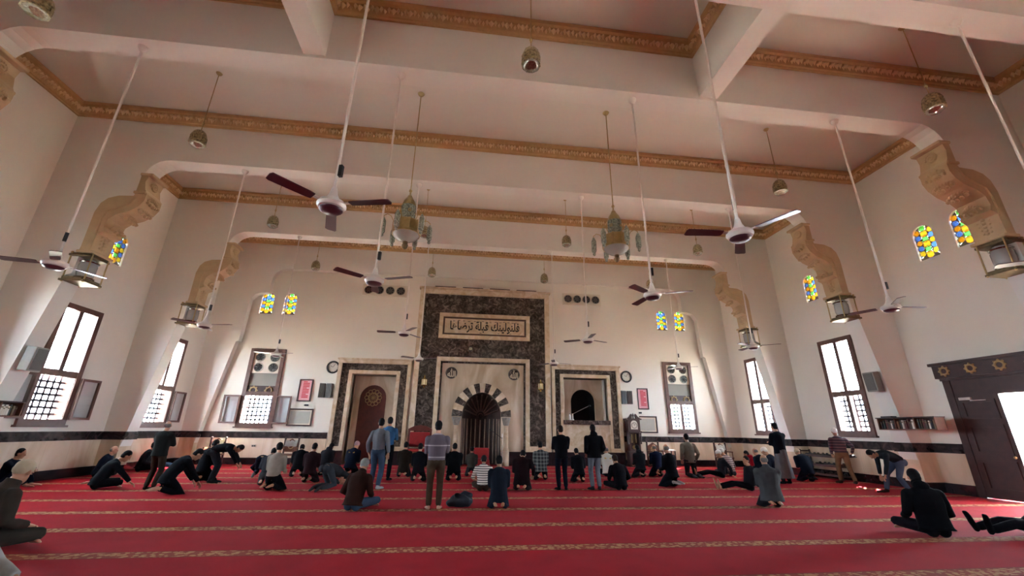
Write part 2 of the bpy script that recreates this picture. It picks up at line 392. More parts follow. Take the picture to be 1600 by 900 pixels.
# wainscot, dark band, baseboard along walls and around the legs
def run(bm, z0, z1, t):
    def side(sg, spans):
        w = WL if sg < 0 else WR
        for a, b in spans:
            if b-a > .01: span(bm, w, w-sg*t, a, b, z0, z1)
        for y0 in FRAMES[:4]:
            x = CX+sg*(12.5-.159*(z0+z1)/2)
            span(bm, w, x-sg*t, y0-t, y0+.5+t, z0, z1)
    cut = []
    prev = YF
    for y0 in FRAMES[:4]: cut.append((prev, y0-t)); prev = y0+.5+t
    cut.append((prev, YB))
    side(-1, cut)
    rc = []
    for a, b in cut:
        if a < 8.15 < b: rc += [(a, 8.0), (10.70, b)]
        else: rc.append((a, b))
    side(1, rc)
    span(bm, WL, -6.5, YB-t, YB, z0, z1); span(bm, 8.85, WR, YB-t, YB, z0, z1)
    span(bm, -6.5-t, -5.86, YC-t, YC, z0, z1); span(bm, 8.0, 8.85+t, YC-t, YC, z0, z1)
    for sg in (-1, 1):
        x = CX+sg*(12.5-.159*(z0+z1)/2); span(bm, WL if sg < 0 else WR, x-sg*t, 20.3-t, 20.6, z0, z1)
bm = NB(); run(bm, .27, 1.08, .03); trim(bm, WAINS, 'cream marble wainscot around the hall')
bm = NB(); run(bm, 1.08, 1.34, .045); trim(bm, BANDM, 'dark marble band above the wainscot')
bm = NB(); run(bm, 0, .27, .05); o = struct('baseboard_all', bm, BASEM, 'dark stone skirting at the foot of the walls', 'baseboard')
bm = NB(); span(bm, -5.86, NICHE_L[0], YC-.05, YC, 0, .6); span(bm, NICHE_L[1], NICHE_M[0]-.42, YC-.05, YC, 0, .6); span(bm, NICHE_M[1]+.42, 8.0, YC-.05, YC, 0, .6)
struct('baseboard_niches', bm, BASEM, 'dark stone plinth under the marble niche panels', 'baseboard')

# outdoors: paving, added roofs that block the sun, shrubs seen through the lattice
bm = NB(); span(bm, -60, 60, -40, 70, -.5, -.25); struct('ground_outside', bm, mat('paving', 'b5aa98', .8, noise=.15, nscale=.5), 'pale paving outside the hall', 'ground')
bm = NB(); span(bm, WR+.35, WR+3.0, 11.0, 21.5, 6.2, 6.35); trim(bm, WALL, 'unseen slab added outside to shade the upper right windows')  # unseen slab, added to keep direct sun off the upper panes
bm = NB(); span(bm, WR+.35, WR+3.4, 6.4, 12.5, 3.9, 4.05); trim(bm, WALL, 'unseen slab added outside to keep sun off the wooden door')  # unseen roof slab, added so no sun falls in through the door

# ------------------------------------------------------------------ windows
def at_wall(name, label, side, u, kind='structure'):
    """local frame: x to the viewer's right along the wall, y into the wall, z up"""
    o = bpy.data.objects.new(name, None); COL.objects.link(o); o['kind'] = kind; o['label'] = label; o['category'] = name.split('_')[0]
    if side == 'right': o.location = (WR, u, 0); o.rotation_euler = (0, 0, -PI/2)
    elif side == 'left': o.location = (WL, u, 0); o.rotation_euler = (0, 0, PI/2)
    else: o.location = (u, YB, 0)
    return o
def frame_bars(bm, x0, x1, z0, z1, w, y0, y1):
    span(bm, x0, x1, y0, y1, z1-w, z1); span(bm, x0, x1, y0, y1, z0, z0+w); span(bm, x0, x0+w, y0, y1, z0+w, z1-w); span(bm, x1-w, x1, y0, y1, z0+w, z1-w)
def lattice(bm, x0, x1, z0, z1, y, step=.14, r=.009):
    k = max(2, round((x1-x0)/step))
    for i in range(1, k): span(bm, x0+(x1-x0)*i/k-r, x0+(x1-x0)*i/k+r, y, y+.015, z0, z1)
    k = max(2, round((z1-z0)/step))
    for i in range(1, k): span(bm, x0, x1, y, y+.015, z0+(z1-z0)*i/k-r, z0+(z1-z0)*i/k+r)
    for i in range(1, 9):        # small lozenges on every other crossing
        pass
def casement(w, x, sgn, z0=1.68, z1=2.9, wd=.7):
    """sash swung back flat along the wall"""
    bm = NB(); a, b = (x, x+sgn*wd); a, b = min(a, b), max(a, b)
    frame_bars(bm, a, b, z0, z1, .07, -.16, -.10); s = obj('casement', bm, WOODW, w); s['kind'] = 'structure'
    bm = NB(); span(bm, a+.06, b-.06, -.135, -.125, z0+.06, z1-.06); obj('pane', bm, PANE, s)
wn = 0
def tall_window(side, u, openw, label, top='glass', ow=1.46, z0=1.52, z1=5.02):
    global wn; wn += 1
    w = at_wall('window_%d' % wn, label, side, u); h = ow/2
    zt = 2.98
    bm = NB(); frame_bars(bm, -h, h, z0, z1, .16, -.07, .12); span(bm, -h+.1, h-.1, -.06, .12, zt-.09, zt+.09)
    if top == 'glass': span(bm, -.07, .07, -.04, .1, zt+.07, z1-.12)
    if not openw: span(bm, -.07, .07, -.04, .1, z0+.12, zt-.07)
    span(bm, -h-.05, h+.05, -.12, .02, z0-.06, z0)
    obj('window_frame', bm, WOODW, w)
    if top == 'glass':
        bm = NB(); span(bm, -h+.12, h-.12, .05, .06, zt+.06, z1-.12); obj('pane', bm, PANE, w)
        bm = NB(); lattice(bm, -h+.12, h-.12, zt+.06, z1-.12, .2, .19, .008); obj('lattice', bm, LATT, w)
    else:
        bm = NB(); span(bm, -h+.12, h-.12, .0, .05, zt-.06, zt+.36)
        obj('panel', bm, WOODD, w)
        for sx in (-.34, .34):
            bm = NB(); ring(bm, (sx, -.02, zt+.15), .135, .035); 
            for k in range(8): ball(bm, (sx+.175*math.cos(k*PI/4), -.015, zt+.15+.175*math.sin(k*PI/4)), .035, 6, (1, .6, 1))
            obj('rosette', bm, WOODG, w)
        bm = NB(); span(bm, -h+.12, h-.12, .06, .075, zt+.36, 3.92); obj('pane', bm, MIRROR, w)
        bm = NB(); span(bm, -h+.12, h-.12, .0, .06, 3.92, z1-.12); obj('vent_plate', bm, CREAMP, w)
        for sx in (-.32, .32):
            for zz in (4.18, 4.66):
                bm = NB(); ring(bm, (sx, -.01, zz), .19, .025); v = obj('vent_ring', bm, CHROME, w, True)
                bm = NB(); disc(bm, (sx, zz), .18, -.006, .02); obj('vent_core', bm, GREYD, v)
                bm = NB(); 
                for k in range(7): box(bm, (0, 0, 0), (.045, .012, .16), 0, Matrix.Translation((sx, -.012, zz)) @ Matrix.Rotation(k*2*PI/7, 4, 'Y') @ Matrix.Translation((0, 0, .09)) @ Matrix.Rotation(.5, 4, 'Z'))
                ball(bm, (sx, -.02, zz), .05, 8, (1, .5, 1)); obj('vent_blades', bm, BLACK, v)
    bm = NB(); lattice(bm, -h+.12, h-.12, z0+.12, zt-.06, .2, .19, .034); obj('lattice', bm, LATT, w)
    if openw:
        casement(w, h-.02, 1); casement(w, -h+.02, -1)
        for s in (-1, 1):
            bm = NB(); span(bm, s*(h-.13), s*(h-.17), -.05, .3, z0+.1, zt-.06); obj('reveal_board', bm, WOODW, w)
    else:
        bm = NB(); span(bm, -h+.12, h-.12, .05, .06, z0+.12, zt-.06); obj('pane', bm, PANE, w)
    x = {'left': WL-.36, 'right': WR+.36}.get(side); 
    if x: portal(x, u, (z0+z1)/2, ow, z1-z0, (1 if side == 'left' else -1, 0, 0))
    else: portal(u, YB+.36, (z0+z1)/2, ow, z1-z0, (0, -1, 0))
    return w
tall_window('left', WY[0], True, 'tall window nearest on left wall, lower sashes swung open')
tall_window('left', WY[1], True, 'tall window on left wall beside the far corner, lower sashes open')
tall_window('left', 9.42, True, 'tall window on left wall before the pier')
tall_window('right', WY[0], False, 'tall closed window on right wall behind man in striped jumper')
tall_window('right', WY[1], False, 'tall closed window on right wall beside the far corner')
tall_window('back', -9.13, True, 'back wall window with four round vents and open sashes, left of niches', 'vents', 1.54, 1.55, 5.05)
tall_window('back', 11.23, False, 'back wall window with four round vents and closed sashes, right of niches', 'vents', 1.54, 1.55, 5.05)
for s in ('left', 'right'):
    for y in (1.6, -3.2): tall_window(s, y, False, 'tall window at the rear of the '+s+' wall')
portal(WR+.36, 9.35, 1.4, 2.4, 2.8, (-1, 0, 0))

def stained(side, u, zc, tall, label, seed):
    global wn; wn += 1
    w = at_wall('window_%d' % wn, label, side, u); hw, z0, z1 = .31, zc-tall/2, zc+tall/2
    bm = NB()      # plaster tracery: everything outside the arched light
    arc = [(hw*.92*math.cos(a), z1-.31+.29*math.sin(a)) for a in [PI*i/10 for i in range(11)]]
    for s in (-1, 1):
        half = [p for p in arc if p[0]*s >= -1e-6]; half = sorted(half, key=lambda p: p[1])
        prism(bm, [(s*hw, z0), (s*hw, z1), (0, z1)]+[(p[0], p[1]) for p in half[::-1]]+[(s*hw*.92, z0)], -.004, .12)
    span(bm, -hw, hw, 0, .12, z0, z0+.03)
    obj('window_frame', bm, WALL, w)
    bm = NB(); names = ['blue', 'amber', 'yellow', 'green', 'clear']; rnd = random.Random(seed)
    def cell(poly, k):
        f = bm.faces.new([bm.verts.new((x, .06, z)) for x, z in poly]); f.material_index = names.index(k)
    pcs = []
    def circ(x, z, r, k, n=8):
        pcs.append((x, z, r))
        cell([(x+r*math.cos(2*PI*i/n+.39), z+r*1.08*math.sin(2*PI*i/n+.39)) for i in range(n)], k)
    def star(x, z, r, k):
        pcs.append((x, z, -r))
        f = [(x+(r if i % 2 else r*.62)*math.cos(PI*i/6), z+(r if i % 2 else r*.62)*math.sin(PI*i/6)) for i in range(12)]
        cell(f, k)
    rows = 6; dz = (tall-.1)/rows
    for r in range(rows):
        z = z0+.1+dz*(r+.42)
        if r % 2 == 0: circ(0, z, .108, 'amber' if r != 4 or seed % 2 else 'blue'); 
        else: star(0, z, .118, 'green')
        if r < 5 :
            for s in (-1, 1):
                k = 'blue' if (r % 2 == 1) ^ (seed % 3 == 0) else rnd.choice(['amber', 'yellow'])
                circ(s*.188, z+dz*.42, .088, k)
                circ(s*.24, z-dz*.06, .036, rnd.choice(['yellow', 'clear', 'blue']), 6)
                circ(s*.098, z+dz*.5, .03, rnd.choice(['clear', 'yellow']), 6)
    o = obj('stained_panes', bm, [SG[k] for k in names], w)
    # lead sheet with holes is read as the dark ground between the panes
    bm = NB()
    for s in (-1, 1):
        for z in [z0+.1+dz*(r+.84) for r in range(rows-1)]: ring(bm, (s*.188, .06, z), .092, .009, n=10, m=4)
    for r in range(rows): ring(bm, (0, .06, z0+.1+dz*(r+.42)), .116, .009, n=12, m=4)
    st = .02; nx, nz = int(2*hw/st), int(tall/st)
    for i in range(nx+1):
        for j in range(nz+1):
            cx_, cz_ = -hw+st*(i+.5), z0+st*(j+.5)
            if any(math.hypot(cx_-a, (cz_-b)/1.06) < (r_*.9 if r_ > 0 else -r_*.82*(.62+.38*(1-2*abs((math.atan2(cz_-b, cx_-a)/(PI/3)) % 1-.5)))) for a, b, r_ in pcs): continue
            if cz_ > z1-.31 and math.hypot(cx_/.92, cz_-z1+.31) > .31: continue
            bm.faces.new([bm.verts.new((cx_+dx_*st/2, .064, cz_+dz_*st/2)) for dx_, dz_ in ((-1, -1), (1, -1), (1, 1), (-1, 1))])
    obj('lead_came', bm, LEAD, w)
for i, (side, ys) in enumerate((('left', [WY[0], WY[1]]), ('right', [9.42, WY[0], WY[1]]))):
    for j, y in enumerate(ys):
        for s in (-1, 1):
            stained(side, y+s*.52, 7.25, 1.14, 'arched stained glass light high on %s wall, %s of the pair %s' % (side, 'far one' if s > 0 else 'near one',
                    {9.42: 'above the wooden door', WY[0]: 'above the nearer tall window', WY[1]: 'above the farther tall window'}[y]), 3+i*7+j*2+(s > 0))
for s in (-1, 1): stained('left', 9.42+s*.52, 7.25, 1.14, 'arched stained glass light high on left wall by the pier', 4)
for i, x in enumerate((-9.68, -8.62, 10.7, 11.72)):
    stained('back', x, 7.31, 1.14, 'arched stained glass light on back wall, %s of the pair %s the marble niches' % (('left one', 'right one')[i % 2], 'left of' if i < 2 else 'right of'), 10+i)

# the wooden door in the right wall
d = at_wall('door_1', 'dark wooden double door standing half open, under a carved lintel', 'right', 9.42)
bm = NB(); span(bm, -1.28, 1.28, -.22, .1, 3.13, 3.53); span(bm, -1.34, 1.34, -.27, .05, 3.49, 3.57); span(bm, -1.22, 1.22, -.16, .1, 3.06, 3.13); lin_ = obj('lintel', bm, WOODD, d)
for k in range(4):
    x = -.98+k*.65; bm = NB(); ring(bm, (x, -.235, 3.32), .095, .028)
    for q in range(8): ball(bm, (x+.13*math.cos(q*PI/4), -.23, 3.32+.13*math.sin(q*PI/4)), .026, 6)
    obj('rosette', bm, WOODG, lin_)
bm = NB(); span(bm, -1.2, -1.02, -.12, .3, 0, 3.06); span(bm, 1.02, 1.2, -.12, .3, 0, 3.06); span(bm, -1.02, 1.02, -.08, .25, 2.62, 3.06); obj('door_frame', bm, WOODD, d)
bm = NB(); span(bm, -1.02, -.02, -.1, -.04, .02, 2.62)
for z0, z1 in ((.2, .95), (1.1, 1.85), (2.0, 2.5)): frame_bars(bm, -.92, -.12, z0, z1, .07, -.13, -.09)
lf = obj('door_leaf', bm, WOODD, d)
bm = NB(); span(bm, -.9, -.62, -.16, -.1, 2.5, 2.57); span(bm, -.66, -.3, -.14, -.11, 2.47, 2.49); obj('door_closer', bm, WHITEM, lf)
bm = NB(); box(bm, (1.0, .55, 1.32), (.06, 1.0, 2.6)); obj('door_leaf', bm, WOODD, d)
bm = NB(); ball(bm, (-.1, -.15, 1.05), .035); rod(bm, (-.1, -.1, 1.05), (-.1, -.17, 1.05), .012); obj('door_knob', bm, BRASS, lf)
# ------------------------------------------------------------------ corbels and bracket lamps
def make_corbel(label, sg, y0, proto={}):
    """local x points from the hall axis to the wall"""
    rz = 0 if sg > 0 else PI
    loc = (CX, y0+.25, 0)
    if proto:
        return copy_tree(proto['o'], loc, rz, label)
    t = thing('corbel', label, 'corbel', loc, rz, 'carved corbels under the beam ends'); proto['o'] = t
    inner = [(10.55, 8.5), (10.46, 8.4), (10.5, 8.22), (10.44, 7.98), (10.36, 7.84), (10.36, 7.62), (10.46, 7.42), (10.66, 7.25), (10.95, 7.12), (11.1, 6.98), (11.14, 6.74), (11.08, 6.6), (11.24, 6.52), (11.25, 6.2), (11.27, 6.02), (11.2, 5.98), (11.2, 5.92)]
    outer = [(11.53, 5.92), (11.51, 6.1), (11.51, 7.15), (11.44, 7.45), (11.3, 7.62), (11.05, 7.72), (10.68, 7.745), (10.66, 7.8), (10.66, 8.5)]
    bm = NB(); prism(bm, inner+outer, -.31, .31); obj('body', bm, CARVE, t)
    for z, a, b in ((8.5, 10.34, 10.68), (7.9, 10.38, 10.7), (6.0, 11.14, 11.56)):
        bm = NB(); span(bm, a, b, -.35, .35, z-.08, z); obj('moulding', bm, CARVE, t, bevel=.02)
    for z, r in ((8.2, .13),):
        bm = NB()
        for k in range(30):     # spiral scroll on the neck
            a = k*.42; rr = r*(1-k/34); ball(bm, (10.47-.02, rr*math.cos(a), z+rr*math.sin(a)), .035, 6)
        obj('scroll', bm, CARVE, t)
    rnd = random.Random(5)
    for i, (x, z, ln, wd) in enumerate(((10.4, 7.72, .34, .26), (10.52, 7.4, .3, .28), (10.82, 7.16, .32, .26), (11.04, 6.78, .3, .2))):
        bm = NB()
        for k in range(-3, 4):  # acanthus lobes spreading over the swelling
            a = k*.32; ball(bm, (x-.03, wd*.85*math.sin(a), z-.1*abs(k)*.2+.05*math.cos(a)), .07, 7, (.8, .75, ln*3.2*(1-abs(k)*.13)), None)
        for k in range(-2, 3): ball(bm, (x-.08+.01*abs(k), .1*k, z-ln*.5+.03*abs(k)), .05, 6, (1.1, .8, 1))
        obj('leaf', bm, CARVE, t, True)
    bm = NB()
    for k in range(5): ball(bm, (11.24, 0, 6.5-.09*k), .055-.003*k, 6, (.7, 1, .9))
    for s in (-1, 1):
        for k in range(4): ball(bm, (11.25, s*(.12-.015*k), 6.46-.1*k), .03, 6)
    obj('drop', bm, CARVE, t, True)
    for s in (-1, 1):            # raised edge line along the plain sides
        bm = NB(); pts = [(10.62, 7.7), (10.72, 7.5), (10.95, 7.34), (11.2, 7.22), (11.27, 7.0), (11.27, 6.5)]
        for a, b in zip(pts, pts[1:]): rod(bm, (a[0], s*.31, a[1]), (b[0], s*.31, b[1]), .03, n=6)
        obj('edge_bead', bm, CARVE, t, True)
    return t
def make_bracket_lamp(label, sg, y0, proto={}):
    rz = 0 if sg > 0 else PI; loc = (CX, y0+.25, .63)
    if proto: return copy_tree(proto['o'], loc, rz, label)
    t = thing('bracket_lamp', label, 'wall lamp', loc, rz, 'brass bracket lamps under the corbels'); proto['o'] = t
    c = 11.42
    bm = NB(); span(bm, c-.24, c+.3, -.32, .32, 5.2, 5.26); span(bm, c-.24, c+.3, -.26, .26, 5.26, 5.31); obj('top_plate', bm, BRASSD, t, bevel=.012)
    bm = NB(); frame_bars(bm, c-.2, c+.28, 4.55, 4.62, .03, -.3, .3); span(bm, c-.26, c+.34, -.3, .3, 4.5, 4.55); obj('lower_tray', bm, BRASSD, t, bevel=.01)
    bm = NB(); lathe(bm, [(.09, 4.58), (.16, 4.64), (.2, 4.8), (.2, 5.02), (.13, 5.18)], 12, (c, 0, 0)); obj('globe', bm, OPAL, t, True)
    for zz in (4.66, 5.1):
        bm = NB(); ring(bm, (c, 0, zz), .2, .022, 'z', 16); obj('band', bm, CHROME, t, True)
    for sx in (-.24, .28):
        for sy in (-.26, .26):
            bm = NB(); rod(bm, (c+sx, sy, 4.5), (c+sx, sy, 5.28), .018); ball(bm, (c+sx, sy, 5.31), .035, 6); ball(bm, (c+sx, sy, 4.5), .03, 6); obj('post', bm, BRASS, t, True)
    bm = NB(); span(bm, c+.26, c+.5, -.1, .1, 4.6, 5.2); obj('back_arm', bm, BRASSD, t)
    return t
ORD = {4.42: 'nearest', 7.15: 'second', 11.5: 'third', 16.2: 'fourth'}
for y0, sgs in ((11.5, (-1, 1)), (16.2, (-1, 1)), (7.15, (-1, 1))):
    for sg in sgs:
        s = 'left' if sg < 0 else 'right'
        w = {7.15: 'above the wooden door' if sg > 0 else 'at the picture edge', 11.5: 'middle one, by the near tall window', 16.2: 'farthest, towards the niche wall'}[y0]
        make_corbel('carved plaster corbel on %s wall, %s' % (s, w), sg, y0)
        make_bracket_lamp('brass bracket lamp under the %s wall corbel, %s' % (s, w), sg, y0)

# ------------------------------------------------------------------ ceiling fans
BZ = 4.15
def fan_proto(label, loc, top):
    t = thing('ceiling_fan', label, 'ceiling fan', loc, 0, 'long-rod ceiling fans')
    bm = NB(); lathe(bm, [(.03, top-.13), (.085, top-.05), (.095, top)], 12, (0, 0, -loc[2])); obj('canopy', bm, WHITEM, t, True)
    bm = NB(); rod(bm, (0, 0, .2), (0, 0, top-loc[2]-.05), .021); obj('rod', bm, WHITEM, t, True)
    bm = NB(); lathe(bm, [(.024, .24), (.034, .22), (.05, .14), (.075, .085), (.105, .05), (.165, .02), (.175, -.02), (.155, -.055), (.06, -.085), (0, -.09)], 18); obj('motor', bm, WHITEM, t, True)
    bm = NB(); lathe(bm, [(.0, -.115), (.1, -.11), (.135, -.085), (.14, -.07)], 18); obj('hub_cap', bm, MAROON, t, True)
    bm = NB(); span(bm, .02, .065, -.025, .025, .4, .56); obj('regulator', bm, BLACK, t)
    for k in range(3):
        M = Matrix.Rotation(k*2*PI/3, 4, 'Z') @ Matrix.Rotation(math.radians(9), 4, 'X')
        bm = NB(); poly = [(.24, -.055), (.30, -.065), (.72, -.075), (.75, -.06), (.755, .03), (.735, .07), (.30, .06), (.24, .05)]
        prism(bm, poly, -.006, .006, 'xy', M); b = obj('blade', bm, MAROON, t)
        bm = NB(); box(bm, (.2, 0, .005), (.16, .05, .012), 0, M); obj('blade_iron', bm, WHITEM, b)
    return t
FX = (-7.0, -1.7, 3.7, 9.05)
ROWS = [(4.67, 9.05, (70, -13, 55, 20)), (7.38, 9.05, (-50, -20, -25, -5)), (11.76, 9.05, (-10, 60, 26, -36)), (16.4, 9.05, (-25, 95, 14, -20))]
proto = None
POS = ('leftmost', 'second from left', 'third from left', 'rightmost')
RN = ('row nearest the viewer', 'second row', 'third row', 'row nearest the niche wall')
for r, (y, top, angs) in enumerate(ROWS):
    for i, x in enumerate(FX):
        lb = 'maroon bladed ceiling fan, %s in the %s' % (POS[i], RN[r])
        if proto is None: proto = fan_proto(lb, (x, y, BZ), top); o = proto
        else: o = copy_tree(proto, (x, y, BZ), 0, lb)
        a = math.radians(angs[i])
        o.rotation_euler = (0, 0, a)

# ------------------------------------------------------------------ lanterns
def lantern_proto(label, loc):
    t = thing('pendant_lantern', label, 'lantern', loc, 0, 'small brass lanterns hanging from the ceiling')
    k = H-loc[2]
    bm = NB(); rod(bm, (0, 0, .27), (0, 0, k), .011, n=6); obj('rod', bm, BRASS, t)
    bm = NB(); lathe(bm, [(.0, -.09), (.05, -.07), (.08, -.02), (.06, 0)], 12, (0, 0, k)); obj('canopy', bm, BRASS, t, True)
    bm = NB(); ball(bm, (0, 0, .62), .045, 8); ball(bm, (0, 0, .69), .028, 8); ball(bm, (0, 0, .56), .028, 8); obj('knuckle', bm, BRASS, t, True)
    bm = NB(); lathe(bm, [(.02, .36), (.05, .33), (.12, .29), (.19, .21), (.225, .1), (.235, .06)], 10); obj('crown', bm, FILIG, t)
    bm = NB(); lathe(bm, [(.235, .06), (.225, .05), (.225, -.14), (.24, -.16), (.24, -.2), (.225, -.2)], 10)
    for q in range(10):
        a = 2*PI*(q+.5)/10; box(bm, (.222*math.cos(a), .222*math.sin(a), -.04), (.02, .06, .14), a)
    obj('drum', bm, FILIG, t)
    bm = NB(); lathe(bm, [(.21, -.19), (.2, -.24), (.14, -.29), (.0, -.31)], 12); obj('bowl', bm, CUPGL, t, True)
    bm = NB(); ball(bm, (0, 0, -.13), .06, 8); rod(bm, (0, 0, -.08), (0, 0, .1), .02); obj('bulb', bm, OPAL, t, True)
    for ch in t.children:
        if not ch.name.startswith(('rod', 'canopy')): ch.data.transform(Matrix.Scale(.8, 4))
    return t
LP = [(-7.6, 6.05, 8.4, 'lantern at top edge beside left end of second beam'), (1.03, 6.05, 8.45, 'lantern hanging in the middle coffer between nearest beams'), (10.05, 6.05, 8.5, 'lantern in the coffer above the wooden door'),
      (-7.1, 9.7, 8.58, 'lantern hanging left of the two chandeliers'), (9.3, 9.7, 8.62, 'lantern hanging right of the two chandeliers'),
      (-7.35, 14.75, 8.84, 'leftmost lantern behind the chandeliers, above a fan blade'), (-1.74, 14.75, 8.84, 'lantern half hidden behind the left chandelier'), (3.95, 14.75, 8.84, 'lantern beyond, just left of the right chandelier'), (9.61, 14.75, 8.84, 'rightmost lantern behind the chandeliers, under a fan blade'),
      (-7.1, 18.9, 8.75, 'leftmost lantern in the row at the niche wall'), (-1.7, 18.9, 8.75, 'lantern above the left edge of the tall dark marble panel'), (3.85, 18.9, 8.75, 'lantern above the right edge of the tall dark marble panel'), (9.4, 18.9, 8.75, 'rightmost lantern in the row at the niche wall')]
proto = None
for x, y, z, lb in LP:
    lb = 'brass filigree '+lb
    if proto is None: proto = lantern_proto(lb, (x, y, z))
    else:
        o = copy_tree(proto, (x, y, z), 0, lb)
        if abs(z-LP[0][2]) > .001:      # rod reaches the ceiling whatever the height
            for ch in o.children:
                if ch.name.startswith('rod'):
                    ch.scale = (1, 1, (H-z-.27)/(H-LP[0][2]-.27)); ch.location = (0, 0, .27*(1-ch.scale[2]))
                if ch.name.startswith('canopy'): ch.location = (0, 0, LP[0][2]-z)
# chandeliers
def chandelier_proto(label, loc):
    t = thing('chandelier', label, 'chandelier', loc, 0, 'brass mosque chandeliers'); k = H-loc[2]
    bm = NB(); rod(bm, (0, 0, .95), (0, 0, k), .014, n=6); obj('rod', bm, BRASS, t)
    bm = NB(); lathe(bm, [(.0, -.1), (.06, -.08), (.1, -.02), (.08, 0)], 12, (0, 0, k)); obj('canopy', bm, BRASS, t, True)
    bm = NB(); ball(bm, (0, 0, .92), .05); ball(bm, (0, 0, .84), .03); lathe(bm, [(.02, .8), (.05, .78), (.09, .7), (.16, .6), (.2, .5), (.21, .46)], 10); obj('crown', bm, BRASS, t)
    bm = NB(); lathe(bm, [(.195, .46), (.195, -.08)], 10)
    for q in range(10):
        a = 2*PI*(q+.5)/10; rod(bm, (.195*math.cos(a), .195*math.sin(a), .46), (.195*math.cos(a), .195*math.sin(a), -.08), .014, n=5)
    obj('tower', bm, VERDI, t)
    for q in range(4):
        a = q*PI/2+.3; bm = NB(); ring(bm, (0, 0, 0), .035, .014, 'x', 10, 5, Matrix.Rotation(a, 4, 'Z') @ Matrix.Translation((.2, 0, .28))); obj('boss', bm, BRASS, t)
    bm = NB(); lathe(bm, [(.2, .0), (.36, .0), (.385, -.02), (.385, -.28), (.4, -.3), (.4, -.35), (.36, -.35)], 10)
    for q in range(10):
        a = 2*PI*q/10; rod(bm, (.385*math.cos(a), .385*math.sin(a), 0), (.385*math.cos(a), .385*math.sin(a), -.32), .018, n=5)
    obj('drum', bm, BRASS, t)
    bm = NB(); lathe(bm, [(.37, -.34), (.33, -.41), (.22, -.48), (.1, -.53), (.08, -.54)], 16); obj('bowl', bm, OPAL, t, True)
    bm = NB(); lathe(bm, [(.07, -.53), (.07, -.6), (.09, -.63), (.07, -.7), (.03, -.73), (0, -.73)], 10); obj('finial', bm, BRASSD, t, True)
    for q in range(6):
        a = q*PI/3+.25; M = Matrix.Rotation(a, 4, 'Z')
        bm = NB(); pts = [(.36, -.05), (.45, .1), (.55, .14), (.64, .08), (.64, .0)]
        for p, r in zip(pts, pts[1:]): v = rod(bm, (p[0], 0, p[1]), (r[0], 0, r[1]), .012, n=5); bmesh.ops.transform(bm, matrix=M, verts=v)
        arm = obj('arm', bm, BRASS, t)
        bm = NB(); lathe(bm, [(0, .05), (.03, .03), (.05, -.02), (.075, -.08), (.075, -.36), (.06, -.39), (.04, -.42), (.05, -.46), (.02, -.5), (0, -.5)], 8, (0, 0, 0), M @ Matrix.Translation((.64, 0, 0)))
        obj('small_lantern', bm, VERDI, arm, True)
    for ch in t.children:
        if not ch.name.startswith(('rod', 'canopy')):
            for m_ in [ch.data]+[g.data for g in ch.children]: m_.transform(Matrix.Diagonal((.92, .92, 1.02, 1)))
    return t
c1 = chandelier_proto('brass chandelier with six small lanterns, left one, beside near fan', (-1.6, 9.7, 6.58))
copy_tree(c1, (3.97, 9.7, 6.58), .4, 'brass chandelier with six small lanterns, right one')

# ------------------------------------------------------------------ niche wall: marble panels
def text_mesh(s, size, depth=.008):
    c = bpy.data.curves.new('lettering', 'FONT'); c.body = s; c.size = size; c.extrude = depth; c.align_x = 'CENTER'; c.align_y = 'CENTER'; c.offset = .011
    o = bpy.data.objects.new('lettering', c); COL.objects.link(o)
    me = bpy.data.meshes.new_from_object(o.evaluated_get(bpy.context.evaluated_depsgraph_get())); bpy.data.objects.remove(o); bpy.data.curves.remove(c)
    return me
def lettering(s, size, m, parent, loc, width=None, height=None):
    me = text_mesh(s, size); me.materials.append(m); o = bpy.data.objects.new('lettering', me); COL.objects.link(o); o.parent = parent
    o.rotation_euler = (PI/2, 0, 0); o.location = loc
    xs = [v.co.x for v in me.vertices]; ys = [v.co.y for v in me.vertices]
    if xs:
        mx, my = (max(xs)+min(xs))/2, (max(ys)+min(ys))/2; kx = width/(max(xs)-min(xs)) if width else 1; ky = height/(max(ys)-min(ys)) if height else kx
        for v in me.vertices: v.co.x = (v.co.x-mx)*kx; v.co.y = (v.co.y-my)*ky
    return o
def arch_poly(hw, z0, zs, k=1.08, n=14):
    """arched opening outline, slightly tall arch"""
    return [(-hw, z0)]+[(-hw*math.cos(PI*i/n), zs+hw*k*math.sin(PI*i/n)) for i in range(n+1)]+[(hw, z0)]
Y0 = YC
mh = thing('mihrab_panel', 'tall dark marble prayer niche panel with inscription in the middle of wall', 'prayer niche', (1.02, Y0, 0))
def bars(name, x0, x1, z0, z1, w, y0, y1, m, bottom=True, par=mh, wb=None):
    bm = NB(); span(bm, x0, x1, y0, y1, z1-w, z1); span(bm, x0, x0+w, y0, y1, z0, z1-w); span(bm, x1-w, x1, y0, y1, z0, z1-w)
    if bottom: span(bm, x0+w, x1-w, y0, y1, z0, z0+(wb or w))
    return obj(name, bm, m, par, bevel=.012)
X = 3.31
bars('outer_frame', -X, X, .6, 8.32, .24, -.3, 0, TRIMM, False)
bm = NB(); span(bm, -X-.06, X+.06, -.36, 0, 8.32, 8.42); obj('top_moulding', bm, TRIMM, mh)
bm = NB()
for k in range(4): span(bm, -2.6+k*1.4, -1.55+k*1.4, -.25, -.02, 8.42, 8.5)
obj('top_strip', bm, WOODD, mh)
bm = NB(); x = X-.24; span(bm, -x, x, -.18, 0, 4.86, 8.08); span(bm, -x, -2.24, -.18, 0, .84, 4.86); span(bm, 2.24, x, -.18, 0, .84, 4.86); obj('dark_facing', bm, DARKM, mh)
for s in (-1, 1): bm = NB(); span(bm, s*x, s*2.27, -.22, 0, .6, .84); obj('foot_strip', bm, TRIMM, mh)
bars('inscription_frame', -2.27, 2.3, 5.8, 7.1, .19, -.26, -.15, TRIMM)
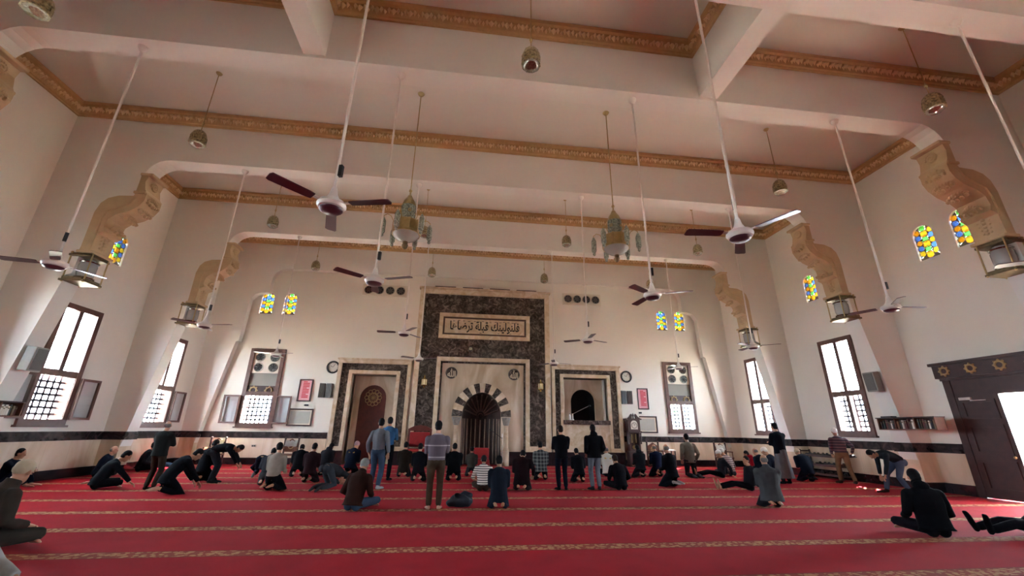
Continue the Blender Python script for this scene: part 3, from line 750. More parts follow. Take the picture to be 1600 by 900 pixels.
ip = NB(); span(ip, -2.09, 2.12, -.2, -.15, 5.98, 6.92); ip = obj('inscription_tablet', ip, TRIMM, mh)
bars('inscription_border', -2.08, 2.11, 5.99, 6.91, .09, -.215, -.19, mat('brown_inlay', '4a3428', .4, noise=.2), par=ip)
AR = '\ufed3\ufee0\ufee8\ufeee\ufedf\ufef4\ufee8\ufeda \ufed7\ufe92\ufee0\ufe94 \ufe97\ufeae\ufebf\ufe8e\ufeeb\ufe8e'[::-1]
lettering(AR, .5, INK, ip, (0.02, -.205, 6.42), 3.5, .6)
bm = NB()
for k, (x, z) in enumerate([(1.6, 6.72), (1.42, 6.7), (1.2, 6.72), (.98, 6.74), (.8, 6.7), (.55, 6.72), (.28, 6.69), (-.1, 6.74), (-.3, 6.7), (-.5, 6.72), (-.8, 6.7), (-1.05, 6.72), (-1.3, 6.74), (-1.55, 6.7), (.7, 6.13), (-.2, 6.13), (1.3, 6.14)]):
    box(bm, (x, -.204, z), (.11, .012, .022), 0, None if False else Matrix.Identity(4))
obj('vowel_marks', bm, INK, ip)
# inner frame, black fillet, marble field with arch
bars('inner_frame', -2.26, 2.29, .6, 4.88, .2, -.28, -.0, TRIMM, False)
bars('black_fillet', -2.06, 2.09, .6, 4.68, .09, -.2, -.02, DARKM, False)
ZS, HWI, HWO = 2.13, .925, 1.4
bm = NB()
fld = [(-1.97, .6), (-1.97, 4.59), (2.0, 4.59), (2.0, .6), (HWI, .6)]+[(p[0], p[1]) for p in arch_poly(HWI, .6, ZS, 1.2)[::-1]][1:]
prism(bm, fld, -.12, 0); obj('marble_field', bm, CREAM, mh)
n = 15
for k in range(n):     # alternating arch stones
    a0, a1 = PI*k/n, PI*(k+1)/n; pts = []
    for hw, kk, aa in ((HWI, 1.2, [a0+(a1-a0)*i/4 for i in range(5)]), (HWO, 1.1, [a1-(a1-a0)*i/4 for i in range(5)])):
        pts += [(hw*math.cos(a), ZS+hw*kk*math.sin(a)) for a in aa]
    bm = NB(); prism(bm, pts, -.2, -.02); obj('arch_stone', bm, DARKM if k % 2 == 0 else TRIMM, mh, bevel=.008)
for s in (-1, 1):
    bm = NB(); x = s*1.17; lathe(bm, [(.16, 0), (.16, .7), (.11, .74), (.1, 1.75), (.13, 1.8)], 12, (x, -.16, 0)); c = obj('column', bm, TRIMM, mh, True)
    bm = NB(); lathe(bm, [(.11, 1.74), (.14, 1.8), (.17, 1.92), (.21, 2.04), (.21, 2.1)], 8, (x, -.16, 0)); obj('capital', bm, mat('capital_stone', '8a8478', .4, noise=.3, nscale=15), c, True)
# the niche itself: fluted half drum and shell vault
NW = mat('niche_wood', '38241e', .5, noise=.3, nscale=6)
bm = NB(); m = 28; R = HWI+.012
rim = []
for j in range(9):
    z = [0, .6, 1.2, 1.8, ZS][j] if j < 5 else None
    row = []
    for i in range(m+1):
        a = PI*i/m; fl = 1-.06*abs(math.sin(a*13)) if 0 < i < m else 1
        if j < 5: row.append(bm.verts.new((R*math.cos(a), R*fl*math.sin(a)*1.1-.06, z)))
        else:
            e = (j-4)/4*PI/2; row.append(bm.verts.new((R*math.cos(a)*math.cos(e), R*math.sin(a)*math.cos(e)*fl*1.1-.06, ZS+R*1.2*math.sin(e))))
    rim.append(row)
for a, b in zip(rim, rim[1:]):
    for i in range(m): bm.faces.new((a[i], a[i+1], b[i+1], b[i]))
obj('niche_lining', bm, NW, mh)
bm = NB()
for k in range(13):
    a = PI*k/12
    if 0 < k < 12: rod(bm, (.9*math.cos(a), .9*math.sin(a)*.98, .05), (.9*math.cos(a), .9*math.sin(a)*.98, 2.05), .03, n=6)
obj('flute', bm, mat('niche_flute', '9a8470', .4, noise=.2, nscale=10), mh, True)
for k in range(1, 10):     # radiating ribs of the shell
    a = PI*k/10; bm = NB(); pts = []
    for i in range(7):
        e = PI/2*i/6; rr = .86*math.sin(e)+.12*(1-math.sin(e)); dpt = .85*math.cos(e)
        pts.append((rr*math.cos(a), dpt, ZS+.02+rr*1.15*math.sin(a)))
    for p, q in zip(pts, pts[1:]): rod(bm, p, q, .035, n=5)
    obj('shell_rib', bm, mat('niche_rib', '6a4c40', .45, noise=.2), mh, True)
bm = NB(); span(bm, -.9, .9, .02, .1, ZS-.07, ZS+.03) if False else ring(bm, (0, .8, ZS+.08), .16, .04, 'y', 16); obj('shell_boss', bm, NW, mh)
for x, nm in ((-1.52, 'left'), (1.52, 'right')):
    bm = NB(); disc(bm, (x, 4.13), .28, -.17, -.1, 28); r = obj('roundel', bm, DARKM, mh)
    bm = NB(); ring(bm, (x, -.175, 4.13), .27, .014, 'y', 28); obj('roundel_rim', bm, GREYD, r)
    lettering('\ufdf2', .3, mat('pale_lettering', 'b7a78f', .5), r, (x, -.18, 4.13), .4, .4)
# side panels
def side_panel(name, label, cat, x0, x1, z1, zi0, ix0, ix1, iz1):
    t = thing(name, label, cat, ((x0+x1)/2, Y0, 0)); c = (x0+x1)/2; a, b = x0-c, x1-c; i, j = ix0-c, ix1-c
    bars('outer_frame', a, b, .6, z1, .17, -.2, 0, TRIMM, False, t)
    bm = NB(); span(bm, a-.05, b+.05, -.26, 0, z1, z1+.07); obj('top_moulding', bm, TRIMM, t)
    bm = NB(); w = .17; span(bm, a+w, b-w, -.1, 0, iz1+.17, z1-w); span(bm, a+w, i-.17, -.1, 0, .78, iz1+.17); span(bm, j+.17, b-w, -.1, 0, .78, iz1+.17); obj('dark_facing', bm, DARKM, t)
    for p_, q_ in ((a+w, i-.17), (j+.17, b-w)): bm = NB(); span(bm, p_, q_, -.16, 0, .6, .78); obj('foot_strip', bm, TRIMM, t)
    bars('inner_frame', i-.17, j+.17, .6, iz1+.17, .17, -.18, 0, TRIMM, False, t)
    return t, i, j
t, i, j = side_panel('door_niche', 'marble framed recess with red arched door, left of the tall panel', 'niche', -5.78, -2.42, 4.62, 0, NICHE_L[0], NICHE_L[1], 3.97)
D = .75; c = -4.1
bm = NB(); span(bm, i-.1, i, 0, D, 0, 4.07); span(bm, j, j+.1, 0, D, 0, 4.07); span(bm, i-.1, j+.1, 0, D, 3.97, 4.07); obj('reveal', bm, CREAM, t)
dx = -.1; hw = .62
bm = NB(); fld = [(i-.1, 0), (i-.1, 4.07), (j+.1, 4.07), (j+.1, 0), (dx+hw, 0)]+[(dx+p[0], p[1]) for p in arch_poly(hw, 0, 2.92, 1)[::-1]][1:]
prism(bm, fld, D-.06, D+.04); obj('back_slab', bm, CREAM, t)
bm = NB(); prism(bm, [(dx+p[0], p[1]) for p in arch_poly(hw, 0, 2.92, 1)], D-.0, D+.06); dr = obj('arched_door', bm, WOODR, t)
bm = NB(); ring(bm, (dx, D-.01, 2.95), .2, .02)
for k in range(12):
    a = k*PI/6; ring(bm, (dx+.31*math.cos(a), D-.015, 2.95+.31*math.sin(a)), .085, .018, n=10, m=5)
    rod(bm, (dx+.06*math.cos(a), D-.01, 2.95+.06*math.sin(a)), (dx+.2*math.cos(a), D-.01, 2.95+.2*math.sin(a)), .014, n=5)
ball(bm, (dx, D-.01, 2.95), .06, 8, (1, .5, 1)); obj('rosette', bm, WOODG, dr)
t, i, j = side_panel('pulpit_niche', 'marble framed balcony recess with dark arch, right of the tall panel', 'niche', 4.42, 7.92, 4.62, 0, NICHE_R[0], NICHE_R[1], 4.06)
D = .7
bm = NB(); span(bm, i-.1, i, 0, D, 2.0, 4.16); span(bm, j, j+.1, 0, D, 2.0, 4.16); span(bm, i-.1, j+.1, 0, D, 4.06, 4.16); span(bm, i-.1, j+.1, -.02, D, 1.9, 2.02); obj('reveal', bm, CREAM, t)
dx = 0.02; hw = .62
bm = NB(); fld = [(i-.1, 2.0), (i-.1, 4.16), (j+.1, 4.16), (j+.1, 2.0), (dx+hw, 2.0)]+[(dx+p[0], p[1]) for p in arch_poly(hw, 2.0, 2.95, 1)[::-1]][1:]
prism(bm, fld, D-.06, D+.04); obj('back_slab', bm, CREAM, t)
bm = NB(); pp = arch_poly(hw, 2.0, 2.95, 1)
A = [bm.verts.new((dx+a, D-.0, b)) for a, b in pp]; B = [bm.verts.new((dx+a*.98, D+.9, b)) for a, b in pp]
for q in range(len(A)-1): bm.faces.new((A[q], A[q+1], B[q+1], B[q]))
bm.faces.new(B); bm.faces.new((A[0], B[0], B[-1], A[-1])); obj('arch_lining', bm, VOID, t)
bm = NB(); span(bm, i-.0, j+.0, -.1, 0, .6, 1.84); obj('balcony_front', bm, TRIMM, t)
bm = NB(); span(bm, i-.06, j+.06, -.22, .1, 1.84, 2.04); obj('ledge', bm, DARKM, t, bevel=.015)
# microphone on the ledge
mc = thing('microphone', 'gooseneck microphone with white base on balcony ledge', 'microphone', (5.45, YC-.06, 2.04))
bm = NB(); lathe(bm, [(.07, 0), (.07, .03), (.04, .06), (.03, .3), (.0, .31)], 12); obj('base', bm, WHITEM, mc, True)
bm = NB(); rod(bm, (0, 0, .28), (.85, .1, .68), .012); obj('gooseneck', bm, GREY, mc); bm = NB(); ball(bm, (.9, .1, .7), .05, 8, (1.4, 1, .8)); obj('head', bm, BLACK, mc, True)
mb = thing('water_bottle', 'small white bottle on balcony ledge beside microphone', 'bottle', (5.3, YC-.1, 2.04))
bm = NB(); lathe(bm, [(.05, 0), (.055, .02), (.055, .2), (.025, .25), (.025, .28)], 10); obj('body', bm, WHITEM, mb, True); bm = NB(); lathe(bm, [(.028, .28), (.028, .31)], 8); obj('cap', bm, GREY, mb)

# wall lamps and spot on the dark panel
for k, (x, z, s) in enumerate(((-1.74, 3.66, 'left'), (3.83, 3.6, 'right'))):
    t = thing('wall_lantern', 'gold wall lantern on dark marble, %s of the arch' % s, 'lantern', (x, Y0-.18, z), 0, 'gold wall lanterns beside the arch')
    g = mat('gilt', 'd8b460', .25, .8, noise=.2, nscale=20)
    bm = NB(); lathe(bm, [(.02, .3), (.03, .22), (.05, .18), (.12, .12), (.14, .1)], 6, (0, -.18, 0)); obj('roof', bm, g, t)
    bm = NB(); lathe(bm, [(.11, .1), (.11, -.14)], 6, (0, -.18, 0)); obj('glass', bm, mat('lantern_cream', 'efe3b8', .3, noise=.05), t)  # one even cream colour for the lantern glass
    bm = NB()
    for q in range(6): a = q*PI/3; rod(bm, (.12*math.cos(a), -.18+.12*math.sin(a), .1), (.12*math.cos(a), -.18+.12*math.sin(a), -.16), .013, n=5)
    lathe(bm, [(.13, -.15), (.12, -.18), (.04, -.22), (.03, -.28), (0, -.29)], 6, (0, -.18, 0)); obj('cage', bm, g, t)
    bm = NB(); span(bm, -.05, .05, -.02, .0, -.1, .16); rod(bm, (0, -.01, .12), (0, -.18, .24), .012); obj('bracket', bm, g, t)
t = thing('spotlight', 'small black spotlight on dark marble under the inscription', 'spotlight', (.36, Y0-.18, 5.3))
bm = NB(); lathe(bm, [(.1, -.0), (.1, .16), (.05, .2)], 12, (0, 0, 0), Matrix.Translation((0, -.22, -.02)) @ Matrix.Rotation(math.radians(-110), 4, 'X')); obj('body', bm, BLACK, t, True)
bm = NB(); span(bm, -.08, .08, -.2, 0, .08, .12); span(bm, -.04, .04, -.03, 0, -.05, .2); obj('bracket', bm, BLACK, t)
bm = NB(); disc(bm, (0, 0), .085, -.01, .0, 16, 'z', Matrix.Translation((0, -.22, -.02)) @ Matrix.Rotation(math.radians(-110), 4, 'X')); obj('lens', bm, CHROME, t)

# vent plates high beside the panel
for x0, x1, z0, z1, lb in ((-5.2, -3.0, 7.87, 8.47, 'cream plate with four round vents, left of the tall panel'), (5.12, 7.22, 7.9, 8.53, 'cream plate with four round vents, right of the tall panel')):
    t = thing('vent_panel', lb, 'vent', ((x0+x1)/2, YC, (z0+z1)/2)); w, h = (x1-x0)/2, (z1-z0)/2
    bm = NB(); span(bm, -w, w, -.06, 0, -h, h); obj('plate', bm, CREAMP, t, bevel=.015)
    for k in range(4):
        x = -w*.72+k*w*.48
        bm = NB(); ring(bm, (x, -.07, 0), .2, .022, 'y', 20); v = obj('vent_ring', bm, CHROME, t, True)
        bm = NB(); disc(bm, (x, 0), .19, -.066, -.055); obj('vent_core', bm, BLACK, v)
        bm = NB()
        for q in range(7): box(bm, (0, 0, 0), (.05, .01, .16), 0, Matrix.Translation((x, -.072, 0)) @ Matrix.Rotation(q*2*PI/7, 4, 'Y') @ Matrix.Translation((0, 0, .1)))
        obj('vent_blades', bm, GREYD, v)
# clocks, column speakers, posters, notice frames
for x, z, s in ((-6.05, 4.25, 'left'), (8.33, 4.2, 'right')):
    t = thing('wall_clock', 'round wall clock with dark rim, on the %s of the marble niches' % s, 'clock', (x, YC, z), 0, 'round wall clocks')
    bm = NB(); ring(bm, (0, -.05, 0), .26, .04, 'y', 28); obj('rim', bm, BLACK, t, True)
    bm = NB(); disc(bm, (0, 0), .25, -.04, 0, 28); obj('dial', bm, CLOCKF, t)
    bm = NB(); 
    for k in range(12): a = k*PI/6; box(bm, (.2*math.sin(a), -.043, .2*math.cos(a)), (.02, .006, .02))
    obj('hour_marks', bm, INK, t)
    for ln, a in ((.12, -60), (.17, 30)):
        bm = NB(); box(bm, (0, 0, ln/2), (.016, .006, ln), 0, Matrix.Translation((0, -.05, 0)) @ Matrix.Rotation(math.radians(a), 4, 'Y')); obj('hand', bm, INK, t)
for x, z, s in ((-6.2, 3.17, 'left'), (8.24, 3.17, 'right')):
    for k, (dx, a) in enumerate(((-.16, 14), (.16, -14))):
        t = thing('column_speaker', 'grey column loudspeaker below the %s clock, %s of the angled pair' % (s, ('left one', 'right one')[k]), 'loudspeaker', (x+dx, YC-.12, z), math.radians(a), 'grey column loudspeakers')
        bm = NB(); span(bm, -.13, .13, -.07, .1, -.32, .32); obj('cabinet', bm, GREY, t, bevel=.015)
        bm = NB()
        for q in range(5): span(bm, -.11+q*.045, -.085+q*.045, -.085, -.06, -.3, .3)
        obj('grille', bm, GREYD, t)
        bm = NB(); span(bm, -.03, .03, .08, .16, -.05, .05); obj('bracket', bm, BLACK, t)
def framed(name, label, cat, x0, x1, z0, z1, w, m_in, y=YB, fr=WOODD):
    t = thing(name, label, cat, ((x0+x1)/2, y, (z0+z1)/2)); a, b = (x1-x0)/2, (z1-z0)/2
    bars('frame', -a, a, -b, b, w, -.06, 0, fr, True, t)
    bm = NB(); span(bm, -a+w, a-w, -.03, 0, -b+w, b-w); return t, obj('sheet', bm, m_in, t)
for x0, x1, z0, z1, s in ((-7.5, -6.9, 2.68, 3.68, 'left'), (8.92, 9.5, 2.62, 3.66, 'right')):
    t, sh = framed('framed_poster', 'framed poster with red bars of writing, on the %s of the niches' % s, 'poster', x0, x1, z0, z1, .05, PINK)
    bm = NB(); w = x1-x0
    for k in range(11):
        ln = w*(.48 if k % 4 else .3); span(bm, -.12, -.12+ln, -.036, -.028, .36-k*.07, .36-k*.07+.045)
    obj('writing', bm, REDP, sh)
t, sh = framed('notice_frame', 'wide framed grey notice under the left poster', 'picture frame', -7.76, -6.68, 1.6, 2.36, .06, CREAMPAPER)
bm = NB(); span(bm, -.43, .43, -.036, -.028, -.27, .27); obj('notice', bm, PAPER, sh)
t, sh = framed('notice_frame', 'wide framed grey notice beside the grandfather clock', 'picture frame', 8.75, 9.85, 1.5, 2.3, .06, CREAMPAPER)
bm = NB(); span(bm, -.42, .42, -.036, -.028, -.28, .28); obj('notice', bm, PAPER, sh)
for x, z, s in ((-6.95, 2.5, 'left'), (9.0, 2.44, 'right')):
    t = thing('security_camera', 'small black camera on wall under the %s poster' % s, 'camera', (x, YB, z), 0, 'small black wall cameras')
    bm = NB(); span(bm, -.12, .04, -.16, -.08, -.03, .05); obj('body', bm, BLACK, t, bevel=.01); bm = NB(); rod(bm, (0, 0, 0), (0, -.1, .01), .02); obj('bracket', bm, BLACK, t); bm = NB(); rod(bm, (-.12, -.12, .01), (-.15, -.12, .01), .025); obj('lens', bm, GREYD, t)
for x, y, z, rz, lb in ((WL+.03, 13.55, .75, PI/2, 'dark power socket on left wainscot'), (-8.95, YB-.03, .75, 0, 'power socket on wainscot under the open back window')):
    t = thing('wall_socket', lb, 'socket', (x, y, z), rz)
    bm = NB(); span(bm, -.09, .09, -.02, 0, -.05, .05); obj('plate', bm, CREAMP if rz == 0 else BLACK, t); bm = NB(); span(bm, -.065, -.015, -.03, -.015, -.03, .03); span(bm, .015, .065, -.03, -.015, -.03, .03); obj('insert', bm, BLACK, t)
# grandfather clock
t = thing('grandfather_clock', 'dark carved grandfather clock standing right of the balcony niche', 'clock', (8.36, YC-.28, 0))
bm = NB(); span(bm, -.36, .36, -.2, .2, 0, .12); span(bm, -.33, .33, -.18, .18, .12, .62); span(bm, -.36, .36, -.2, .2, .62, .68); obj('plinth', bm, WOODD, t, bevel=.01)
bm = NB(); frame_bars(bm, -.27, .27, .68, 1.55, .07, -.16, .1); span(bm, -.27, .27, .06, .16, .68, 1.55); obj('trunk', bm, WOODD, t)
bm = NB(); rod(bm, (0, -.02, 1.5), (0, -.02, .85), .008); disc(bm, (0, .85), .09, -.03, -.01, 16); obj('pendulum', bm, BRASS, t)
bm = NB()
for x in (-.1, .1): rod(bm, (x, -.04, 1.45), (x, -.04, 1.05), .03)
obj('weight', bm, BRASS, t)
bm = NB(); span(bm, -.3, .3, -.2, .2, 1.55, 2.1); span(bm, -.38, .38, -.24, .2, 2.1, 2.16); span(bm, -.36, .36, -.22, .2, 1.52, 1.58); obj('hood', bm, WOODD, t)
for s in (-1, 1):
    bm = NB(); prism(bm, [(s*.34, 2.16), (s*.1, 2.16), (s*.07, 2.3), (s*.1, 2.38), (s*.16, 2.33), (s*.22, 2.24)], -.2, -.12); obj('pediment', bm, WOODD, t)
bm = NB(); lathe(bm, [(.03, 2.16), (.03, 2.24), (.05, 2.3), (.02, 2.38), (0, 2.42)], 8, (0, -.16, 0)); obj('finial', bm, WOODD, t, True)
bm = NB(); prism(bm, [(p[0], p[1]) for p in arch_poly(.17, 1.66, 1.88, 1.1)], -.215, -.2); dl = obj('dial', bm, CLOCKF, t)
bm = NB(); ring(bm, (0, -.22, 1.84), .13, .012, 'y', 20, 5); rod(bm, (0, -.222, 1.84), (.06, -.222, 1.9), .008, n=5); rod(bm, (0, -.222, 1.84), (-.02, -.222, 1.94), .008, n=5); obj('chapter_ring', bm, INK, dl)
for s in (-1, 1):
    bm = NB(); lathe(bm, [(.04, 1.0), (.03, 1.1), (.045, 1.25), (.03, 1.4), (.04, 1.5)], 8, (s*.32, -.14, 0)); obj('side_column', bm, WOODD, t, True)
# ------------------------------------------------------------------ shelves, speakers, shoe rack, chairs
def bookshelf(label, sg, seed, side):
    xf = CX+sg*11.87; xb = CX+sg*12.19          # front and back of the case; back against the leg of the beam
    t = thing('bookshelf', label, 'bookshelf', ((xf+xb)/2, 11.15, 1.7)); d = .16
    bm = NB(); span(bm, -d, d, -.83, .83, 0, .03); obj('bottom_board', bm, WOODM, t)
    bm = NB(); span(bm, -d-.02, d, -.85, .85, .33, .36); obj('top_board', bm, WOODD, t)
    for y in (-.83, -.28, .28, .8):
        bm = NB(); span(bm, -d, d, y, y+.03, .03, .33); obj('divider', bm, WOODM, t)
    bm = NB(); span(bm, sg*d, sg*(d-.02), -.83, .83, .03, .33); obj('back_board', bm, WOODD, t)
    rnd = random.Random(seed); cols = ['2c2a30', '3a2a26', '4a3a2e', 'c9c2b2', '2a3430', '6a5a40', '54221e', 'd8d2c4']
    names = {'2c2a30': 'black', '3a2a26': 'dark brown', '4a3a2e': 'brown', 'c9c2b2': 'white', '2a3430': 'dark green', '6a5a40': 'tan', '54221e': 'maroon', 'd8d2c4': 'cream'}
    y = -.78; k = 0
    ordn = ['first', 'second', 'third', 'fourth', 'fifth', 'sixth', 'seventh', 'eighth', 'ninth', 'tenth', 'eleventh', 'twelfth', 'thirteenth', 'fourteenth', 'fifteenth', 'sixteenth', 'seventeenth', 'eighteenth', 'nineteenth', 'twentieth', 'twenty-first', 'twenty-second', 'twenty-third', 'twenty-fourth']
    while y < .74 and k < 24:
        w = rnd.uniform(.035, .065); h = rnd.uniform(.2, .27)
        if any(a-.01 < y+w and y < a+.04 for a in (-.28, .28)): y += .06; continue
        c = rnd.choice(cols); b = thing('book', '%s book on the %s wall bookshelf, %s from the near end' % (names[c], side, ordn[k]), 'book', ((xf+xb)/2, 11.15+y+w/2, 1.732), 0, 'books on the %s wall shelf' % side)
        bm = NB(); span(bm, -d+.03 if sg > 0 else -.08, .08 if sg > 0 else d-.03, -w/2, w/2, 0, h); obj('cover', bm, mat('book_'+c, c, .6, noise=.1), b)
        bm = NB(); xs = (-d+.026) if sg > 0 else (d-.026); span(bm, xs-.004, xs+.004, -w*.4, w*.4, h*.7, h*.82); obj('spine_label', bm, BRASSD, b)
        y += w+rnd.choice([.004, .004, .03]); k += 1
    return t
bookshelf('small wooden bookshelf fixed to the right pier beside the wooden door', 1, 3, 'right')
bookshelf('small wooden bookshelf on the left pier at the picture edge', -1, 4, 'left')
tb = thing('book', 'black book lying flat on top of the right bookshelf', 'book', (13.1, 11.7, 2.06)); bm = NB(); span(bm, -.1, .1, -.16, .16, 0, .04); obj('cover', bm, mat('book_2c2a30', '2c2a30', .6), tb); bm = NB(); span(bm, -.095, .09, -.155, .155, .008, .032); obj('pages', bm, CLOCKF, tb)
for sg, z, s in ((1, 3.15, 'right'), (-1, 3.1, 'left')):
    x = CX+sg*(12.5-.159*z)
    t = thing('box_speaker', 'tilted grey box loudspeaker on the %s pier between window and bookshelf' % s, 'loudspeaker', (x, 11.7, z), 0, 'grey box loudspeakers on the piers')
    M = Matrix.Rotation(sg*-.08, 4, 'Y')
    bm = NB(); box(bm, (-sg*.2, 0, 0), (.24, .36, .6), 0, M); obj('cabinet', bm, GREY, t, bevel=.02)
    bm = NB(); box(bm, (-sg*.33, 0, 0), (.02, .3, .52), 0, M); obj('grille', bm, GREYD, t)
    bm = NB(); box(bm, (-sg*.05, 0, 0), (.12, .06, .2)); obj('bracket', bm, BLACK, t)
# shoe rack by the right wall
t = thing('shoe_rack', 'dark shoe rack by right wall under the near tall window', 'rack', (13.78, 15.2, 0))
for z in (.1, .42, .74):
    bm = NB(); span(bm, -.22, .22, -.85, .85, z, z+.03); span(bm, -.22, -.2, -.85, .85, z+.03, z+.07); obj('shelf', bm, WOODD, t)
for y in (-.87, .85):
    bm = NB(); span(bm, -.23, -.18, y, y+.03, 0, .98); span(bm, .18, .23, y, y+.03, 0, .98); span(bm, -.2, .2, y, y+.03, .9, .95); span(bm, -.2, .2, y, y+.03, .5, .54); obj('end_frame', bm, WOODD, t)
SHOEM = [mat('shoe_black', '17161a', .5), mat('shoe_brown', '3a2a22', .5), mat('shoe_grey', '45454a', .6)]
def shoe(label, loc, rz, k, group='shoes on the rack by the wall'):
    t = thing('shoe', label, 'shoe', loc, rz, group)
    bm = NB(); prism(bm, [(-.13, 0), (.15, 0), (.165, .02), (.15, .025), (-.13, .025)], -.05, .05); obj('sole', bm, mat('shoe_sole', '2a2826', .7), t)
    bm = NB(); ball(bm, (.06, 0, .045), .05, 8, (2., .9, .8)); ball(bm, (-.07, 0, .06), .055, 8, (1.2, .8, 1.1)); obj('upper', bm, SHOEM[k % 3], t, True)
    return t
tiers = ('bottom', 'middle', 'top')
for ti, z in enumerate((.13, .45, .77)):
    for q in range(8):
        if (ti*5+q) % 7 == 4: continue
        shoe('%s shoe on %s tier of rack, place %s from the near end' % (('black', 'brown', 'grey')[(q//2+ti) % 3], tiers[ti], ('one', 'two', 'three', 'four', 'five', 'six', 'seven', 'eight')[q]), (13.78, 14.47+q*.2+(.03 if q % 2 else 0), z), PI, q//2+ti)
# carved chairs along the back wall
def carved_chair(label, loc, rz, seat=None):
    t = thing('wooden_chair', label, 'chair', loc, rz, 'carved wooden chairs along the back wall')
    bm = NB(); span(bm, -.32, .32, -.28, .28, .42, .48); obj('seat', bm, WOODM, t, bevel=.01)
    for sx in (-.28, .28):
        bm = NB(); lathe(bm, [(.03, 0), (.04, .1), (.028, .25), (.035, .42)], 8, (sx, -.24, 0)); obj('leg', bm, WOODM, t, True)
        bm = NB(); span(bm, sx-.03, sx+.03, .22, .28, 0, 1.05); ball(bm, (sx, .25, 1.09), .05, 8); obj('back_post', bm, WOODD, t)
        bm = NB(); span(bm, sx-.03, sx+.03, -.26, .24, .68, .73); rod(bm, (sx, -.24, .46), (sx, -.24, .7), .022); obj('arm', bm, WOODM, t)
    bm = NB(); prism(bm, [(-.26, .55), (.26, .55), (.26, .92), (.12, 1.0), (0, 1.08), (-.12, 1.0), (-.26, .92)], .22, .26); obj('back_panel', bm, WOODM, t)
    bm = NB(); ring(bm, (0, .21, .78), .1, .018, 'y', 16); obj('carving', bm, WOODG, t)
    if seat: bm = NB(); span(bm, -.29, .29, -.25, .2, .48, .56); obj('cushion', bm, seat, t, bevel=.03)
    return t
def cloth_over(name, label, cat, x, y, z, w, m, d=.12, drop=.25):
    t = thing(name, label, cat, (x, y, z)); bm = NB(); n = 9; g = []
    for i in range(n):
        row = []
        for j in range(7):
            u = (i/(n-1)-.5)*w; v = (j-3)/3
            zz = .015+.015*math.sin(i*1.7+j)-(max(0, abs(v)-.34)*drop*1.5); yy = v*d*.55+.012*math.sin(i*2.1+j*.7)+.02*v
            row.append(bm.verts.new((u, yy, zz)))
        g.append(row)
    for i in range(n-1):
        for j in range(6): bm.faces.new((g[i][j], g[i+1][j], g[i+1][j+1], g[i][j+1]))
    bmesh.ops.solidify(bm, geom=bm.faces[:], thickness=.012); obj('cloth', bm, m, t, True); return t
CL1 = mat('cream_cloth', 'd8ccab', .9, noise=.1, bump=.1); CL2 = mat('grey_cloth', 'b0aca4', .9, noise=.15, bump=.1)
carved_chair('carved wooden chair at back wall behind the bowing man', (-10.05, 19.6, 0), PI*.02)
cloth_over('cloth', 'cream cloth folded over the back of left carved chair', 'cloth', -10.05, 19.85, 1.0, .46, CL1)
carved_chair('carved wooden chair under the left notice frame', (-7.15, 19.7, 0), 0)
cloth_over('cloth', 'pale grey cloth over back of the chair under left notice', 'cloth', -7.15, 19.95, 1.0, .5, CL2)
carved_chair('carved wooden chair right of the grandfather clock', (9.25, 19.8, 0), 0, CL1)
carved_chair('carved wooden chair near the right corner under the closed window', (12.5, 19.5, 0), 0)
cloth_over('cloth', 'white cloth folded over the chair near right corner', 'cloth', 12.5, 19.75, 1.0, .46, CLOCKF)
t = thing('side_table', 'small pale table with dark legs beside the chair right of clock', 'table', (9.95, 19.85, 0))
bm = NB(); span(bm, -.25, .25, -.22, .22, .72, .76); obj('table_top', bm, CLOCKF, t)
for sx in (-.21, .21):
    for sy in (-.18, .18): bm = NB(); span(bm, sx-.02, sx+.02, sy-.02, sy+.02, 0, .72); obj('leg', bm, WOODD, t)
t = thing('preacher_chair', 'wooden preacher chair with red padded back, left of the arch', 'chair', (-1.72, 19.45, 0))
bm = NB(); span(bm, -.5, .5, -.4, .4, .0, .62); obj('base', bm, mat('orange_wood', '7a3e1e', .4, noise=.3, nscale=4), t, bevel=.02)
bm = NB(); span(bm, -.44, .44, -.36, .3, .62, .74); obj('seat_cushion', bm, REDC, t, bevel=.04)
bm = NB(); span(bm, -.44, .44, .26, .36, .8, 1.42); obj('back_cushion', bm, REDC, t, bevel=.04)
bm = NB(); frame_bars(bm, -.52, .52, .62, 1.55, .09, .28, .42); prism(bm, [(-.52, 1.55), (.52, 1.55), (.3, 1.66), (0, 1.72), (-.3, 1.66)], .28, .42); obj('back_frame', bm, WOODR, t)
for s in (-1, 1):
    bm = NB(); span(bm, s*.44, s*.54, -.4, .3, .62, .95); ball(bm, (s*.49, -.36, .98), .06, 8); obj('armrest', bm, WOODR, t)
t = thing('floor_cushion', 'dark red upholstered low seat inside the arch foot', 'seat', (1.05, 19.7, 0))
bm = NB(); span(bm, -.36, .36, -.3, .3, .0, .34); obj('seat', bm, REDC, t, bevel=.08); bm = NB(); span(bm, -.36, .36, .2, .34, .3, .78); obj('backrest', bm, REDC, t, bevel=.08)
t = thing('microphone_stand', 'microphone on thin floor stand before the arch', 'microphone stand', (1.86, 18.6, 0))
bm = NB(); lathe(bm, [(.16, 0), (.15, .03), (.03, .06)], 14); obj('base', bm, BLACK, t, True)
bm = NB(); rod(bm, (0, 0, .04), (0, 0, 1.25), .016); obj('pole', bm, CHROME, t, True)
bm = NB(); rod(bm, (0, 0, 1.2), (-.5, .1, 1.55), .012); obj('boom', bm, BLACK, t)
bm = NB(); rod(bm, (0, 0, 1.25), (0, 0, 1.4), .028); obj('white_sleeve', bm, WHITEM, t); bm = NB(); ball(bm, (-.52, .1, 1.56), .04, 8); obj('microphone', bm, BLACK, t, True)
